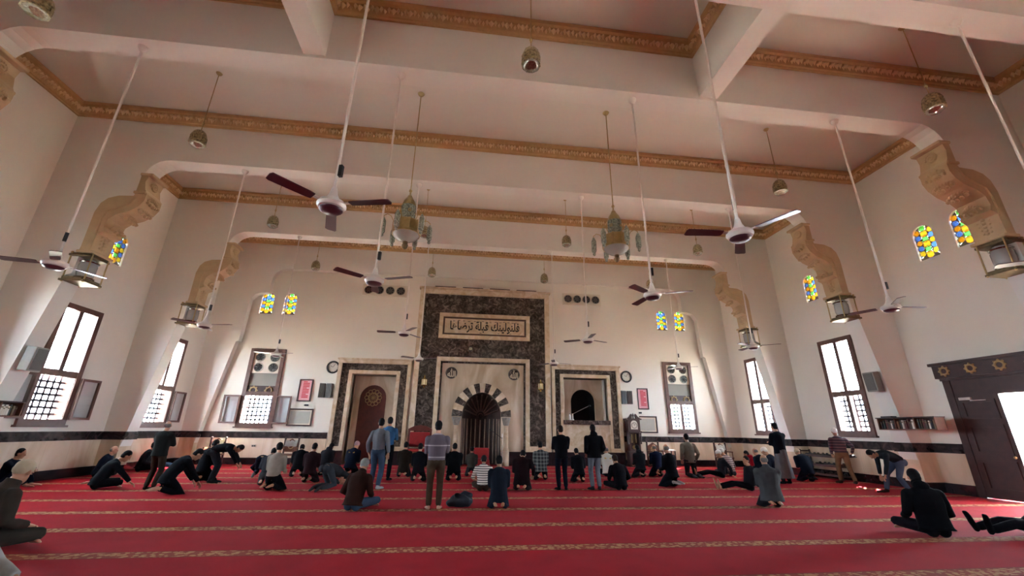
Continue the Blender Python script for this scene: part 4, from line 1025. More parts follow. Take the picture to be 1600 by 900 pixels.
# bag on the carpet
t = thing('bag', 'dark blue fabric bag slumped on carpet behind the striped-shirt man', 'bag', (.12, 9.85, 0))
bm = NB(); ball(bm, (0, 0, .1), .2, 14, (1.25, .9, .75)); ball(bm, (.1, .02, .2), .13, 12, (1.1, .8, .7)); ball(bm, (-.14, -.02, .08), .13, 12, (1.3, .9, .7))
for v in bm.verts: 
    v.co += Vector((math.sin(v.co.y*31), math.sin(v.co.z*37), math.sin(v.co.x*29)))*.012
    v.co.z = max(v.co.z, 0)
obj('body', bm, mat('bag_navy', '1a2030', .8, noise=.3, bump=.3), t, True)
bm = NB(); ring(bm, (0, 0, 0), .1, .012, 'y', 16, 5, Matrix.Translation((-.05, -.06, .2)) @ Matrix.Rotation(.5, 4, 'Z') @ Matrix.Rotation(-1.15, 4, 'X')); obj('strap', bm, BLACK, t)
bm = NB(); ball(bm, (.18, -.1, .1), .07, 8, (1, .6, .8)); obj('pocket', bm, mat('bag_grey', '3c4650', .8), t, True)
# shrubs outside, seen through the lattice
LEAF = mat('shrub_leaf', '5f8f4a', .7, noise=.5, nscale=6)
for k, (x, y, h, lb) in enumerate(((10.9, 26.0, 3.6, 'green shrub outside the closed back window, left one'), (14.0, 28.2, 4.4, 'green shrub outside the closed back window, right one'))):
    t = thing('shrub', lb, 'shrub', (x, y, -.26)); rnd = random.Random(k)
    bm = NB(); rod(bm, (0, 0, 0), (0, 0, h*.6), .09, .05); obj('stem', bm, WOODM, t)
    bm = NB()
    for q in range(420):
        a, b = rnd.uniform(0, 2*PI), rnd.uniform(.3, 1); r = 1.1*math.sin(PI*min(1, b*.9)); p = Vector((r*math.cos(a)*rnd.uniform(.6, 1), r*math.sin(a)*rnd.uniform(.6, 1), h*b))
        M = Matrix.Translation(p) @ Matrix.Rotation(a, 4, 'Z') @ Matrix.Rotation(rnd.uniform(-1, 1), 4, 'X')
        vs = [bm.verts.new(M @ Vector(c)) for c in ((-.12, 0, 0), (0, -.07, .01), (.14, 0, 0), (0, .07, .01))]; bm.faces.new(vs)
    obj('foliage', bm, LEAF, t)
# ------------------------------------------------------------------ people
def remesh(bm, voxel, it=2):
    bmesh.ops.recalc_face_normals(bm, faces=bm.faces[:])
    me = bpy.data.meshes.new('tmp'); bm.to_mesh(me); bm.free(); o = bpy.data.objects.new('tmp', me); COL.objects.link(o)
    r = o.modifiers.new('r', 'REMESH'); r.mode = 'VOXEL'; r.voxel_size = voxel; r.use_smooth_shade = True
    s = o.modifiers.new('s', 'SMOOTH'); s.factor = .5; s.iterations = it
    out = bpy.data.meshes.new_from_object(o.evaluated_get(bpy.context.evaluated_depsgraph_get()))
    bpy.data.objects.remove(o); bpy.data.meshes.remove(me); return out
def tube(bm, secs, n=12, flat0=False, flat1=False):
    """secs: (centre, half width along lat, half depth, lat)"""
    C = [Vector(s[0]) for s in secs]; rows = []
    def rowat(c, t, lat, a, b):
        lat = Vector(lat); lat = (lat-t*lat.dot(t))
        if lat.length < 1e-4: lat = t.orthogonal()
        lat.normalize(); w = t.cross(lat)
        return [bm.verts.new(c+lat*a*math.cos(2*PI*i/n)+w*b*math.sin(2*PI*i/n)) for i in range(n)]
    m = len(C)
    for i in range(m):
        t = (C[min(i+1, m-1)]-C[max(i-1, 0)]).normalized(); _, a, b, lat = secs[i]
        if i == 0 and not flat0:
            rows.append(rowat(C[0]-t*min(a, b)*.85, t, lat, a*.35, b*.35)); rows.append(rowat(C[0]-t*min(a, b)*.5, t, lat, a*.8, b*.8))
        rows.append(rowat(C[i], t, lat, a, b))
        if i == m-1 and not flat1:
            rows.append(rowat(C[-1]+t*min(a, b)*.5, t, lat, a*.8, b*.8)); rows.append(rowat(C[-1]+t*min(a, b)*.85, t, lat, a*.35, b*.35))
    for p, q in zip(rows, rows[1:]):
        for i in range(n): bm.faces.new((p[i], p[(i+1) % n], q[(i+1) % n], q[i]))
    bm.faces.new(rows[0][::-1]); bm.faces.new(rows[-1])
def ell(bm, c, r, R, n=12):
    v = bmesh.ops.create_uvsphere(bm, u_segments=n, v_segments=max(6, n*2//3), radius=1)['verts']
    bmesh.ops.transform(bm, matrix=Matrix.Translation(Vector(c)) @ R.to_4x4() @ Matrix.Diagonal((*r, 1)), verts=v)
def ik(a, b, l1, l2, pole):
    d = b-a; L = min(max(d.length, abs(l1-l2)+.01), (l1+l2)*.998); t = d.normalized()
    p = Vector(pole); p = (p-t*p.dot(t)); p = p.normalized() if p.length > 1e-4 else t.orthogonal().normalized()
    x = (L*L+l1*l1-l2*l2)/(2*L); h = math.sqrt(max(0, l1*l1-x*x)); return a+t*x+p*h, a+t*L
SKIN = [mat('skin_warm', 'a5765a', .55, noise=.08), mat('skin_fair', 'b98c72', .55, noise=.08), mat('skin_brown', '7d553e', .55, noise=.08)]
EYE = mat('eye_dark', '1c1412', .3); LIP = mat('lip', '7c4a40', .5)
HAIR = {k: mat('hair_'+k, c, .8, noise=.3, nscale=60, bump=.2, bscale=120, spec=.15) for k, c in dict(black='0d0a0b', brown='21160f', grey='6a645e').items()}
def V(*a): return Vector(a)
POSES = dict(
    stand=dict(P=(0, 0, .93), ang=(0, 0, 2, 6, 8), A=(.1, -.04, .08), kp=(.05, 1, 0), T=(.04, .17, -.045)),
    kneel=dict(P=(0, -.12, .27), ang=(2, 6, 10, 16, 24), A=(.1, -.24, .06), kp=(.22, 1, -.12), T=(-.02, -.16, -.015), W=(.13, .2, .36), ep=(.35, -1, -.3)),
    kneelup=dict(P=(0, -.02, .52), ang=(2, 2, 4, 8, 10), A=(.11, -.44, .06), kp=(.05, 1, -.1), T=(0, -.16, -.015), W=(.24, .05, .5), ep=(.4, -1, 0)),
    cross=dict(P=(0, -.04, .13), ang=(8, 16, 24, 32, 36), A=(-.14, .3, .07), kp=(1, .35, .12), T=(-.12, .03, -.02), W=(.2, .24, .22), ep=(.55, -1, -.1)),
    sujud=dict(P=(0, -.2, .5), ang=(92, 112, 128, 140, 150), A=(.11, -.44, .07), kp=(.1, 1, -.8), T=(0, -.08, -.045), W=(.24, .48, .05), ep=(1, -.4, .4)),
    bow=dict(P=(0, -.12, .90), ang=(58, 84, 92, 98, 108), A=(.11, -.04, .08), kp=(.05, 1, 0), T=(.03, .17, -.045), W=(.14, .12, .58), ep=(1, -.2, .2)),
    legsout=dict(P=(0, 0, .13), ang=(-14, -12, -4, 6, 14), A=(.11, .84, .08), kp=(.1, .1, 1), T=(.03, .07, .16), W=(.26, -.3, .08), ep=(.4, -1, .3)),
    kneesup=dict(P=(0, 0, .13), ang=(-8, 2, 10, 16, 16), A=(.13, .44, .08), kp=(.25, .2, 1), T=(.02, .16, -.045), W=(.12, .42, .42), ep=(1, -.2, -.3)),
    reach=dict(P=(0, -.14, .87), ang=(46, 72, 88, 94, 96), A=(.1, -.06, .08), kp=(.05, 1, 0), T=(.03, .17, -.045), W=(.1, .36, .42), ep=(.4, -.5, .2)))
ARMS = dict(side=((.27, .03, .86), (.5, -1, 0)), fold=((-.02, .2, 1.14), (1, -.2, -.5)), pocket=((.22, .1, .95), (.3, -1, 0)))
def person(label, x, y, rz, pose, top, bottom, hair='black', s=1., lean=0, arms=None, vox=.02, head=(0, 0), skin=0, cap=None, hem=None, robe=None, socks=None, hood=None, wide=1., ov=None, sleeve=True, collar=None, patch=None, beard=None, dx=(0, 0)):
    q = dict(POSES[pose]); q.update(ov or {}); J = {}; seated = pose in ('kneel', 'cross', 'legsout', 'kneesup'); rzr = math.radians(rz)
    P = V(*q['P']); ang = [math.radians(a+lean*f) for a, f in zip(q['ang'], (.5, .85, 1, 1.05, 1.05))]
    pts = [P]; side = Vector((1, 0, 0)); dirs = []
    for a, L in zip(ang, (.14, .19, .14, .075, .135)):
        d = V(dx[0]*.5, math.sin(a), math.cos(a)).normalized(); dirs.append(d); pts.append(pts[-1]+d*L)
    Wst, C, U, Nk, Hd = pts[1:]
    hp = ang[4]*.75+math.radians(head[0]); hy = math.radians(head[1])
    R = (Matrix.Rotation(-hy, 3, 'Z') @ Matrix.Rotation(-hp, 3, 'X')) if pose != 'sujud' else Matrix.Rotation(-ang[4]*.85, 3, 'X')
    Hd = Nk+R @ V(0, .035, .125)
    lat = Vector((1, 0, 0)); S, E, W, HD, HP, K, A, T = ({} for _ in range(8))
    wt, ep = (ARMS[arms] if arms else (q.get('W') or ARMS['side'][0], q.get('ep') or ARMS['side'][1]))
    for g in (-1, 1):
        S[g] = U+dirs[2]*-.035+lat*g*.185*wide
        w_ = q.get('W%d' % g, wt); e_ = q.get('ep%d' % g, ep); tgt = V(g*w_[0], w_[1]+(.0), w_[2])
        if arms == 'fold': tgt.z += .03*g; tgt.y += .02*g
        E[g], W[g] = ik(S[g], tgt, .29, .26, (g*e_[0], e_[1], e_[2]))
        HP[g] = P+lat*g*.095-V(0, 0, .02); a_ = q.get('A%d' % g, q['A']); k_ = q.get('kp%d' % g, q['kp']); t_ = q.get('T%d' % g, q['T'])
        K[g], A[g] = ik(HP[g], V(g*a_[0], a_[1], a_[2]), .43, .425, (g*k_[0], k_[1], k_[2])); T[g] = A[g]+V(g*t_[0], t_[1], t_[2])
        f = (W[g]-E[g]).normalized(); HD[g] = (f+V(-g*.3, .1, -.15 if W[g].z > .15 else .25)).normalized()
        if pose in ('sujud',): HD[g] = V(0, 1, 0)
        if W[g].z < .12: HD[g] = V(g*.3, HD[g].y, 0).normalized()
    o = thing('person', label, 'person', (x, y, 0), rzr); sk = SKIN[skin]
    # body: one skin surface, thinner than the clothes over it
    b = NB()
    tube(b, [(P-dirs[0]*.03, .13, .1, lat), (Wst, .125, .085, lat), (C, .14, .1, lat), (U-dirs[2]*.02, .13, .08, lat), (Nk, .055, .058, lat), (Nk+(Hd-Nk)*.55, .052, .056, lat)])
    for g in (-1, 1):
        tube(b, [(S[g], .045, .045, lat), ((S[g]+E[g])/2, .042, .042, lat), (E[g], .036, .036, lat), ((E[g]*.7+W[g]*.3), .038, .036, lat), (W[g], .026, .022, lat)], 8)
        tube(b, [(HP[g], .08, .08, lat), ((HP[g]+K[g])/2, .07, .07, lat), (K[g], .05, .05, lat), ((K[g]*.65+A[g]*.35), .05, .05, lat), (A[g], .034, .036, lat)], 8)
        bk = (A[g]-T[g]); bk.z = 0; bk = bk.normalized() if bk.length > .01 else V(0, -1, 0)
        up = V(0, 0, 1); hl = A[g]+(A[g]-T[g]).normalized()*.03-((A[g]-K[g]).normalized()*-.035)
        tube(b, [(hl, .034, .034, lat), ((A[g]+T[g])/2+(A[g]-K[g]).normalized()*.02, .042, .032, lat), (T[g], .046, .022, lat), (T[g]+(T[g]-A[g]).normalized()*.05, .04, .016, lat)], 8)
        h = HD[g]; pl = h.cross(V(0, 0, 1)); pl = pl.normalized() if pl.length > .2 else lat
        tube(b, [(W[g], .026, .02, pl), (W[g]+h*.04, .038, .018, pl), (W[g]+h*.085, .04, .016, pl)], 8)
    hd = lambda *p: Hd+R @ V(*p)
    ell(b, hd(0, -.008, .035), (.075, .095, .1), R); ell(b, hd(0, .03, -.045), (.058, .066, .068), R); ell(b, hd(0, .06, -.085), (.03, .03, .022), R)
    tube(b, [(hd(0, .092, .03), .01, .01, R @ lat), (hd(0, .108, -.012), .017, .014, R @ lat)], 8)
    for g in (-1, 1): ell(b, hd(g*.079, -.005, .0), (.012, .022, .032), R, 8)
    body = remesh(b, max(.013, vox*.75)*1., 2)
    fb = NB(); fb.from_mesh(body); bpy.data.meshes.remove(body)
    for g in (-1, 1):       # fingers rooted inside the palm
        h = HD[g]; pl = h.cross(V(0, 0, 1)); pl = pl.normalized() if pl.length > .2 else lat.copy()
        nrm = pl.cross(h).normalized(); nrm = nrm if nrm.z < 0 else -nrm
        for k, ln in enumerate((.068, .078, .072, .056)):
            st = W[g]+h*.08+pl*(.03-.02*k)*(1 if pl.x*g > 0 else -1)*-1
            tube(fb, [(st, .0098, .009, pl), (st+h*ln*.5+nrm*.006, .0092, .0085, pl), (st+h*ln*.85+nrm*.024, .0082, .0075, pl), (st+h*ln+nrm*.038, .007, .0065, pl)], 6)
        tp = pl*(-.032 if pl.x*g > 0 else .032)
        tube(fb, [(W[g]+h*.03+tp*.8, .013, .011, pl), (W[g]+h*.06+tp*1.5+nrm*.008, .011, .01, pl), (W[g]+h*.092+tp*1.7+nrm*.02, .009, .008, pl)], 6)
    f0 = len(fb.faces)
    for g in (-1, 1): ell(fb, hd(g*.03, .083, .018), (.013, .01, .007), R, 8); ell(fb, hd(g*.031, .087, .037), (.02, .008, .005), R, 6)
    fb.faces.ensure_lookup_table()
    for f in fb.faces[f0:]: f.material_index = 1
    f1 = len(fb.faces); ell(fb, hd(0, .09, -.048), (.024, .009, .008), R, 8); fb.faces.ensure_lookup_table()
    for f in fb.faces[f1:]: f.material_index = 2
    for f in fb.faces: f.smooth = True
    parts = [('body', fb, [sk, EYE, LIP])]
    # trousers
    b = NB()
    tube(b, [(P-V(0, 0, .03) if not seated else P, .155*wide, .125, lat), (P+dirs[0]*.06, .15*wide, .115, lat), (Wst, .14*wide, .105, lat)])
    for g in (-1, 1):
        ell(b, P+lat*g*.08-dirs[0]*.05-V(0, .035 if pose not in ('sujud', 'bow', 'reach') else .06, 0), (.09, .09, .1), Matrix.Identity(3), 10)
        e = A[g]+(K[g]-A[g])*.1
        tube(b, [(HP[g], .1, .1, lat), (HP[g]*.5+K[g]*.5, .088, .088, lat), (K[g], .07, .07, lat), (K[g]*.6+A[g]*.4, .068, .068, lat), (e, .06, .062, lat)], 10)
    parts.append(('trousers', remesh(b, vox, 2), [bottom]))
    # upper garment
    b = NB(); k = 1.16 if hem else 1.08
    secs = []
    if seated:
        zb = .05 if hem == 'long' or pose == 'cross' else max(.1, P.z-.12)
        if hem: secs.append((V(P.x, P.y-.03, zb+.02), .215*wide, .17, lat))
        secs.append((P-dirs[0]*.02+V(0, -.02, 0), (.19 if hem else .165)*wide, .145 if hem else .125, lat))
    elif pose in ('sujud', 'bow', 'reach'): secs.append((P+V(0, -.03, 0), .175*wide, .14, lat))
    else:
        secs.append((P-V(0, 0, {'long': .28, 'mid': .1, None: .0}[hem]), (.195 if hem else .165)*wide, .145 if hem else .118, lat))
        if hem: secs.append((P+V(0, 0, .02), .18*wide, .135, lat))
    secs += [(Wst, .155*k*wide, .118*k, lat), (C-dirs[1]*.03, .17*k*wide, .128*k, lat), (U-dirs[2]*.05, .175*k*wide, .115*k, lat), (U+dirs[2]*.02, .135*wide*k, .09*k, lat), (Nk-dirs[3]*.005, .078, .075, lat)]
    tube(b, secs, 16, flat0=True, flat1=True)
    for g in (-1, 1):
        c = k-1.0; ell(b, S[g]-V(g*.012, 0, .012), (.075*k, .075*k, .075*k), Matrix.Identity(3), 10)
        tube(b, [(S[g], .066*k, .068*k, lat), (S[g]*.5+E[g]*.5, .06*k, .062*k, lat), (E[g], .052*k, .052*k, lat)]+([(E[g]*.6+W[g]*.4, .05*k, .05*k, lat), (E[g]*.08+W[g]*.92, .042*k, .04*k, lat)] if sleeve else []), 10, flat1=True)
    if collar: tube(b, [(Nk-dirs[3]*.03, .085, .085, lat), (Nk+dirs[3]*.045, .072, .078, lat)], 12, flat1=True)
    parts.append(('jacket' if hem else 'shirt', remesh(b, vox, 2), [top]))
    if robe:
        b = NB(); tube(b, [(V(0, 0, .16), .27, .24, lat), (V(0, 0, .5), .225, .19, lat), (P, .18, .14, lat), (Wst, .15, .115, lat)], 20, flat0=True)
        for v in b.verts:
            if v.co.z < .8: a = math.atan2(v.co.y, v.co.x); v.co.x *= 1+.05*math.sin(a*7)*(.8-v.co.z); v.co.y *= 1+.05*math.sin(a*7)*(.8-v.co.z)
        parts.append(('robe', remesh(b, vox, 1), [robe]))
    if hood: 
        b = NB(); ell(b, Nk-dirs[3]*.01+R @ V(0, -.075, 0), (.11, .06, .075), R); tube(b, [(Nk-dirs[3]*.03, .09, .09, lat), (Nk+dirs[3]*.04, .085, .095, lat)], 12); parts.append(('hood', remesh(b, vox, 2), [top]))
    if hair in HAIR:
        b = NB()
        if hair == 'grey' and not cap: ell(b, hd(0, -.04, .015), (.083, .07, .07), R)
        else: ell(b, hd(0, -.022, .052), (.0835, .094, .098), R); ell(b, hd(0, -.045, .0), (.076, .066, .075), R)
        parts.append(('hair', remesh(b, .012, 1), [HAIR[hair]]))
    if beard:
        b = NB(); ell(b, hd(0, .045, -.085), (.058, .058, .045), R); ell(b, hd(0, .02, -.06), (.066, .05, .045), R); parts.append(('beard', remesh(b, .012, 1), [HAIR[beard]]))
    if cap:
        b = NB(); ell(b, hd(0, -.014, .066), (.088, .108, .085), R); ell(b, hd(0, -.04, .03), (.083, .082, .07), R); ring(b, hd(0, 0, 0), .001, .0005, 'z', 3, 3) if False else None
        parts.append(('cap', remesh(b, .012, 1), [cap]))
    if socks:
        b = NB()
        for g in (-1, 1):
            hl = A[g]+(A[g]-T[g]).normalized()*.03-((A[g]-K[g]).normalized()*-.035)
            tube(b, [(hl, .041, .041, lat), ((A[g]+T[g])/2+(A[g]-K[g]).normalized()*.02, .049, .039, lat), (T[g], .052, .03, lat), (T[g]+(T[g]-A[g]).normalized()*.06, .045, .024, lat)], 8)
            tube(b, [(A[g]+(K[g]-A[g])*.25, .05, .05, lat), (A[g], .045, .046, lat)], 8)
        parts.append(('socks', remesh(b, .016, 1), [socks]))
    if patch:
        b = NB()
        for i in range(7): ell(b, U-dirs[2]*(.06+.012*(i % 3))+V(-.09+.03*i, 0, 0)-dirs[2].cross(lat)*-.001+V(0, -.135-.0*i, 0), (.022, .012, .03), Matrix.Identity(3), 6)
        parts.append(('back_print', remesh(b, .012, 0), [patch]))
    zmin = 1e9; made = []
    for nm, g_, m_ in parts:
        if isinstance(g_, bmesh.types.BMesh):
            me = bpy.data.meshes.new(nm); g_.to_mesh(me); g_.free()
        else: me = g_; me.name = nm
        me.materials.clear()
        for mm in m_: me.materials.append(mm)
        for p in me.polygons: p.use_smooth = True
        zmin = min(zmin, min(v.co.z for v in me.vertices)); made.append((nm, me))
    for nm, me in made:
        me.transform(Matrix.Scale(s, 4) @ Matrix.Translation((0, 0, -zmin)))
        c = bpy.data.objects.new(nm, me); COL.objects.link(c); c.parent = o
    o['hand'] = 0; del o['hand']
    return o, {g: (Matrix.Translation((x, y, 0)) @ Matrix.Rotation(rzr, 4, 'Z')) @ ((W[g]+HD[g]*.1-V(0, 0, zmin))*s) for g in (-1, 1)}
def cl(h, n=None): return mat('cloth_'+h, tuple(x*.5 for x in lin(h)[:3])+(1,), .95, noise=.18, nscale=7, bump=.25, bscale=14, spec=.08)
BLK, NVY, GRY, CHA, BRN, MRN = cl('17171c'), cl('1b2233'), cl('4c4c50'), cl('2c2c31'), cl('3c2720'), cl('39201f')
JNS, LJN, KHK, DNM, OLV = cl('4a6078'), cl('7f8c96'), cl('6a5540'), cl('2b3a52'), cl('332f2a')
BGE, SGR, BLU, WHT = cl('b3a898'), cl('8c9098'), cl('3f6f9c'), cl('cfccc6')
STR = fabric('striped_grey_jersey', 'stripe', '5a5058', '9a9094', .23, .1); STW = fabric('striped_white_jersey', 'stripe', '2b2a30', 'c9c4ba', .055, .62)
PLD = fabric('plaid_flannel', 'plaid', '1e1d20', '70706a', .11, .35); STM = fabric('striped_maroon_jersey', 'stripe', '3a2a34', '6a4a50', .09, .4); STB = fabric('striped_taupe_jersey', 'stripe', '5a4a4c', 'a09088', .07, .4)
GCAP = mat('cap_grey', '7f8480', .9, noise=.2, nscale=40, bump=.3); WCAP = mat('cap_white', 'd2cec6', .9, noise=.08, bump=.3); BCAP = mat('cap_beige', 'a8977c', .9, noise=.15, bump=.3); PCAP = mat('cap_pink', 'b08a90', .9, noise=.5, nscale=60); DCAP = mat('cap_dark', '1c1a1e', .9)
p = person
near = dict(vox=.014); mid = dict(vox=.018); far = dict(vox=.022)
p('man in beige cap and dark brown jacket sitting sideways at left edge, nearest the viewer', -5.98, 6.8, -28, 'cross', cl('4a4038'), cl('4a433c'), 'none', 1.16, lean=-10, cap=BCAP, hem='mid', head=(5, -30), wide=1.1, collar=True, **near)
p('man in navy jacket leaning against left wall at picture edge, knees up', -11.4, 12.95, -75, 'kneesup', NVY, cl('20283a'), 'black', 1., hem='mid', **mid)
p('man in black leather jacket sitting sideways, one hand on the carpet, left side', -9.05, 12.75, -50, 'cross', cl('1d2126'), BLK, 'black', 1.08, lean=12, hem='mid', ov={'W1': (.34, .55, .06), 'ep1': (.6, -.3, .5), 'W-1': (.42, -.2, .06), 'ep-1': (.5, -.6, .3)}, **mid)
p('bald man in dark jacket with white collar sitting behind the man with hand on carpet', -11.1, 15.5, -75, 'cross', NVY, BLK, 'grey', 1.0, hem='mid', skin=1, head=(-25, 0), **far)
p('dark haired man in black sitting near left wall beside the bald man', -11.1, 17.3, -60, 'cross', CHA, BLK, 'black', 1.08, hem='mid', head=(-20, 0), **far)
p('man in dark coat resting by left wall with blue jeans stretched out', -11.2, 18, -85, 'legsout', BLK, JNS, 'black', 1.0, hem='mid', **far)
p('standing man in dark green jacket and brown trousers, bald head, left side', -7.7, 12.5, -8, 'stand', cl('2a2c2a'), cl('473d33'), 'grey', .96, arms='fold', hem='mid', wide=1.1, skin=1, head=(0, -25), socks=BRN, **mid)
p('man in black crouching forward on his knees beside the standing man in green', -6.75, 11.75, -45, 'kneel', cl('15171c'), BLK, 'black', 1.05, lean=38, hem='mid', ov={'W': (.2, .45, .12)}, **mid)
p('man in black kneeling just behind the crouching man', -7.4, 14.3, -15, 'kneel', BLK, BLK, 'black', 1.05, lean=10, hem='mid', **far)
p('man in black bowing deeply with hands hanging, left side', -7, 13.95, -80, 'bow', cl('191b1f'), cl('33373c'), 'black', .96, hem=None, ov={'W': (.16, .62, .5), 'ep': (.6, 0, .3)}, socks=CHA, **mid)
p('man in dark blue prostrating near the back wall with pale soles', -6.55, 16, 10, 'sujud', NVY, cl('1d2638'), 'black', 1., socks=WHT, **far)
p('man in light grey-beige jumper kneeling, black trousers, left of centre', -4.7, 12.4, -8, 'kneel', BGE, BLK, 'black', 1.02, head=(0, -35), beard='black', **mid)
p('man in grey kneeling low just left of the beige jumper man', -5.3, 13.4, 10, 'kneel', cl('3d3f47'), GRY, 'black', .95, lean=28, **far)
p('man in dark coat hunched over beyond the beige jumper man', -5.25, 15.6, 15, 'kneel', BLK, BLK, 'black', 1., lean=32, hem='mid', **far)
p('man in maroon-brown jumper kneeling, right of the beige jumper man', -4.35, 14.05, 0, 'kneel', cl('352023'), cl('241a1c'), 'black', .97, hem='mid', **mid)
p('man in dark grey jacket hunched behind the maroon jumper man', -4.5, 16, -10, 'kneel', cl('303035'), BLK, 'black', 1., lean=25, hem='mid', hood=True, **far)
p('man in grey hoodie prostrating with head to the carpet, centre left', -3.3, 12.55, -35, 'sujud', cl('45474b'), cl('4a5158'), 'black', 1., socks=GRY, **mid)
p('man in navy jacket with yellow back print and pink cap, kneeling', -3.6, 15.9, -15, 'kneel', NVY, BLK, 'none', 1.02, lean=15, cap=PCAP, hem='mid', patch=mat('yellow_print', 'c09a3a', .8, noise=.2), **mid)
p('man in brown jacket and grey knitted cap sitting cross-legged, jeans, near centre left', -2, 9.5, -20, 'cross', cl('40271f'), JNS, 'none', 1.05, cap=GCAP, hem='mid', head=(0, -15), collar=True, **near)
p('standing man in light grey jumper and blue jeans', -2.18, 12.5, -12, 'stand', cl('8b8f96'), JNS, 'black', 1.05, arms='side', head=(0, -20), socks=WHT, **mid)
p('standing man in blue shirt and black trousers, partly behind the grey jumper man', -2.25, 14.5, 0, 'stand', BLU, BLK, 'black', 1.1, arms='fold', head=(0, -10), socks=BLK, **mid)
p('man in dark brown coat kneeling before the wooden preacher chair', -1.8, 15.6, 0, 'kneel', cl('2e231c'), BLK, 'black', .98, hem='long', **far)
p('man in black kneeling with bare feet left of the striped-shirt man', -1.2, 14.4, 0, 'kneel', BLK, BLK, 'black', .98, hem='mid', skin=1, **far)
p('standing man in grey striped jumper and khaki trousers, bare feet, centre', -0.44, 9.5, 2, 'stand', STR, cl('5e4c3c'), 'black', 1.0, arms='fold', wide=1.08, skin=1, **near)
p('man in wide black coat kneeling right of the striped-shirt man', -0.1, 14.5, 0, 'kneel', cl('121216'), BLK, 'black', .99, hem='mid', wide=1.15, **far)
p('man in olive grey jumper kneeling before the arch', .5, 15.8, 0, 'kneel', cl('4d4944'), CHA, 'black', .86, **far)
p('man in white and navy striped shirt sitting low before the arch', .72, 12.2, -5, 'cross', STW, cl('4a3a30'), 'black', .98, sleeve=False, **mid)
p('man in navy jacket kneeling with his back turned, near centre', .9, 9.55, -3, 'kneel', cl('222a36'), NVY, 'black', .9, hem='long', wide=1.05, **near)
p('man in very dark maroon robe bent forward on his knees, centre', 1.8, 12.25, -12, 'kneel', cl('1f1519'), BLK, 'black', 1., lean=30, hem='long', wide=1.15, ov={'W1': (.3, .1, .3)}, **mid)
p('man in black and grey plaid shirt kneeling before dark marble panel', 2.77, 14.7, 0, 'kneel', PLD, BLK, 'black', 1.05, hem='mid', **mid)
p('standing man in black suit jacket and dark trousers, right of centre', 2.92, 12.25, 0, 'stand', cl('14141a'), cl('1a1f2c'), 'brown', .98, arms='fold', hem='mid', skin=0, wide=1.05, socks=BLK, **mid)
p('shorter person in black standing behind the black suit man', 3.62, 15.2, 5, 'stand', BLK, BLK, 'brown', .82, arms='fold', hem='long', socks=BLK, **far)
p('standing man in black hooded jacket and pale blue jeans, right of centre', 3.88, 12.25, 0, 'stand', cl('131318'), LJN, 'black', 1.0, arms='pocket', hem='mid', hood=True, wide=1.12, socks=CHA, **mid)
p('man in black kneeling behind the pale jeans man', 3.9, 14.1, 0, 'kneel', BLK, BLK, 'black', .93, lean=15, hem='mid', **far)
p('man in yellow and cream top sitting by the balcony niche', 5.5, 15.8, -10, 'cross', fabric('yellow_block', 'stripe', 'b9b5aa', 'c08a30', 2.3, .0), BLK, 'grey', 1.15, hem='mid', patch=mat('yellow_print', 'c09a3a', .8), **far)
p('youth in black sitting cross-legged right of the pale jeans man', 4.6, 12.3, 5, 'cross', cl('17151b'), BLK, 'brown', 1.02, hem='mid', **mid)
p('man in dark green-grey jacket kneeling in front of the grandfather clock', 6.6, 15.6, 5, 'kneel', cl('22252a'), CHA, 'black', .96, hem='mid', hood=True, **far)
p('man in blue jacket kneeling right of the grandfather clock', 7.35, 15.8, 0, 'kneel', cl('1d2a48'), NVY, 'grey', .98, hem='mid', **far)
p('man in black kneeling with white socks, balding, right half', 6.4, 12.95, 20, 'kneel', cl('14151a'), cl('1b1f27'), 'grey', 1.06, hem='mid', socks=WHT, head=(0, 20), **mid)
p('youth in beige jacket kneeling upright before the back wall', 8.7, 15.8, -6, 'kneelup', cl('8f8270'), cl('2c2e34'), 'black', 1.14, hem='mid', socks=GRY, **mid)
p('man in white cap and dark grey jacket sitting with legs stretched left', 9.65, 15.4, 75, 'legsout', cl('34343a'), BLK, 'none', 1.02, cap=WCAP, hem='mid', head=(5, 0), **far)
p('man in white cap and taupe striped top beside the stretched-leg man', 10.4, 16, 20, 'cross', STB, GRY, 'none', 1.1, cap=WCAP, **far)
p('youth in bright red hoodie sitting, facing left', 11.6, 16.2, 55, 'cross', cl('c02038'), BLK, 'black', 1.0, hem='mid', hood=True, **far)
p('man in dark jacket sitting with legs stretched left on the carpet, bare feet', 8.35, 12.05, 80, 'legsout', cl('2a2a2f'), BLK, 'black', .98, hem='mid', head=(0, -20), **mid)
p('man in navy jacket and grey hair sitting near the standing robed man', 10.45, 14.3, 10, 'kneel', cl('1e2430'), NVY, 'grey', .96, lean=10, hem='mid', **far)
p('man in white cap sitting beyond the standing robed man', 11.9, 15.5, 30, 'cross', cl('283044'), BLK, 'none', 1.18, cap=WCAP, hem='mid', **far)
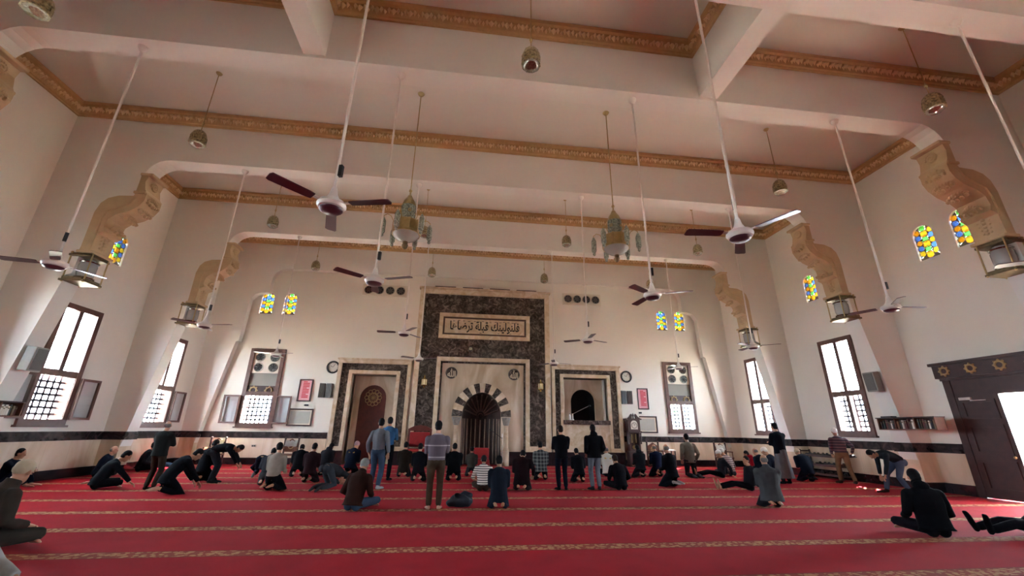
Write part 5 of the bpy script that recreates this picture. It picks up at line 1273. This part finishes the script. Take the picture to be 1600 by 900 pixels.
p('heavy man in grey overcoat kneeling with his back turned, right foreground', 7.0, 9.45, -16, 'kneel', cl('5a5c5e'), CHA, 'grey', .95, lean=-8, hem='long', wide=1.25, collar=True, **near)
p('standing man in black jacket over long grey robe, right side', 10.72, 13.55, 5, 'stand', cl('181c24'), CHA, 'black', 1.1, arms='fold', hem='mid', robe=cl('8a8a8c'), wide=1.05, socks=BLK, **mid)
p('man in navy bent forward on his knees by the shoe rack, beige cap', 12.05, 14.2, -15, 'kneel', cl('1e2636'), NVY, 'none', 1.04, lean=30, cap=BCAP, hem='mid', socks=BLK, **mid)
o, hands = p('man in maroon striped jumper and khaki trousers walking to shoe rack, white cap', 12.92, 13.5, -22, 'stand', STM, cl('a07c5c'), 'none', 1.02, cap=WCAP, lean=8, ov={'A1': (.16, -.16, .09), 'A-1': (.14, .1, .08), 'W1': (.36, .12, .93), 'ep1': (.6, -1, 0), 'W-1': (.2, .2, .9)}, wide=1.1, socks=BRN, **mid)
hp = hands[1]; shoe('brown shoe held by the man in striped jumper', (hp.x+.05, hp.y, hp.z-.06), .3, 1, 'shoe carried in a hand')
p('man in dark green jumper and blue jeans bending down to his foot, right side', 12.1, 11.05, 78, 'reach', cl('2c3338'), cl('5a6880'), 'black', 1.0, ov={'A1': (.1, .26, .12), 'A-1': (.12, -.2, .08), 'kp1': (.1, 1, .3), 'W1': (.1, .34, .36), 'W-1': (.06, .34, .4)}, socks=BRN, **mid)
p('man in black hooded jacket sitting cross-legged, right foreground', 7.82, 6.75, -14, 'cross', cl('121317'), cl('201c22'), 'black', 1.08, lean=-10, hem='mid', hood=True, wide=1.18, head=(0, 15), **near)
p('person in black lying back with legs stretched left, cut by the right edge', 9.5, 6.55, 84, 'legsout', BLK, cl('1a1a20'), 'black', 1.02, hem='mid', socks=BLK, ov={'ang': (-60, -62, -64, -62, -60), 'W': (.3, -.2, .06)}, **near)
p('person in pale clothes at the bottom left corner, only a knee in view', -4.14, 4.66, -90, 'cross', WHT, WHT, 'grey', 1.0, lean=-42, hem='mid', **near)
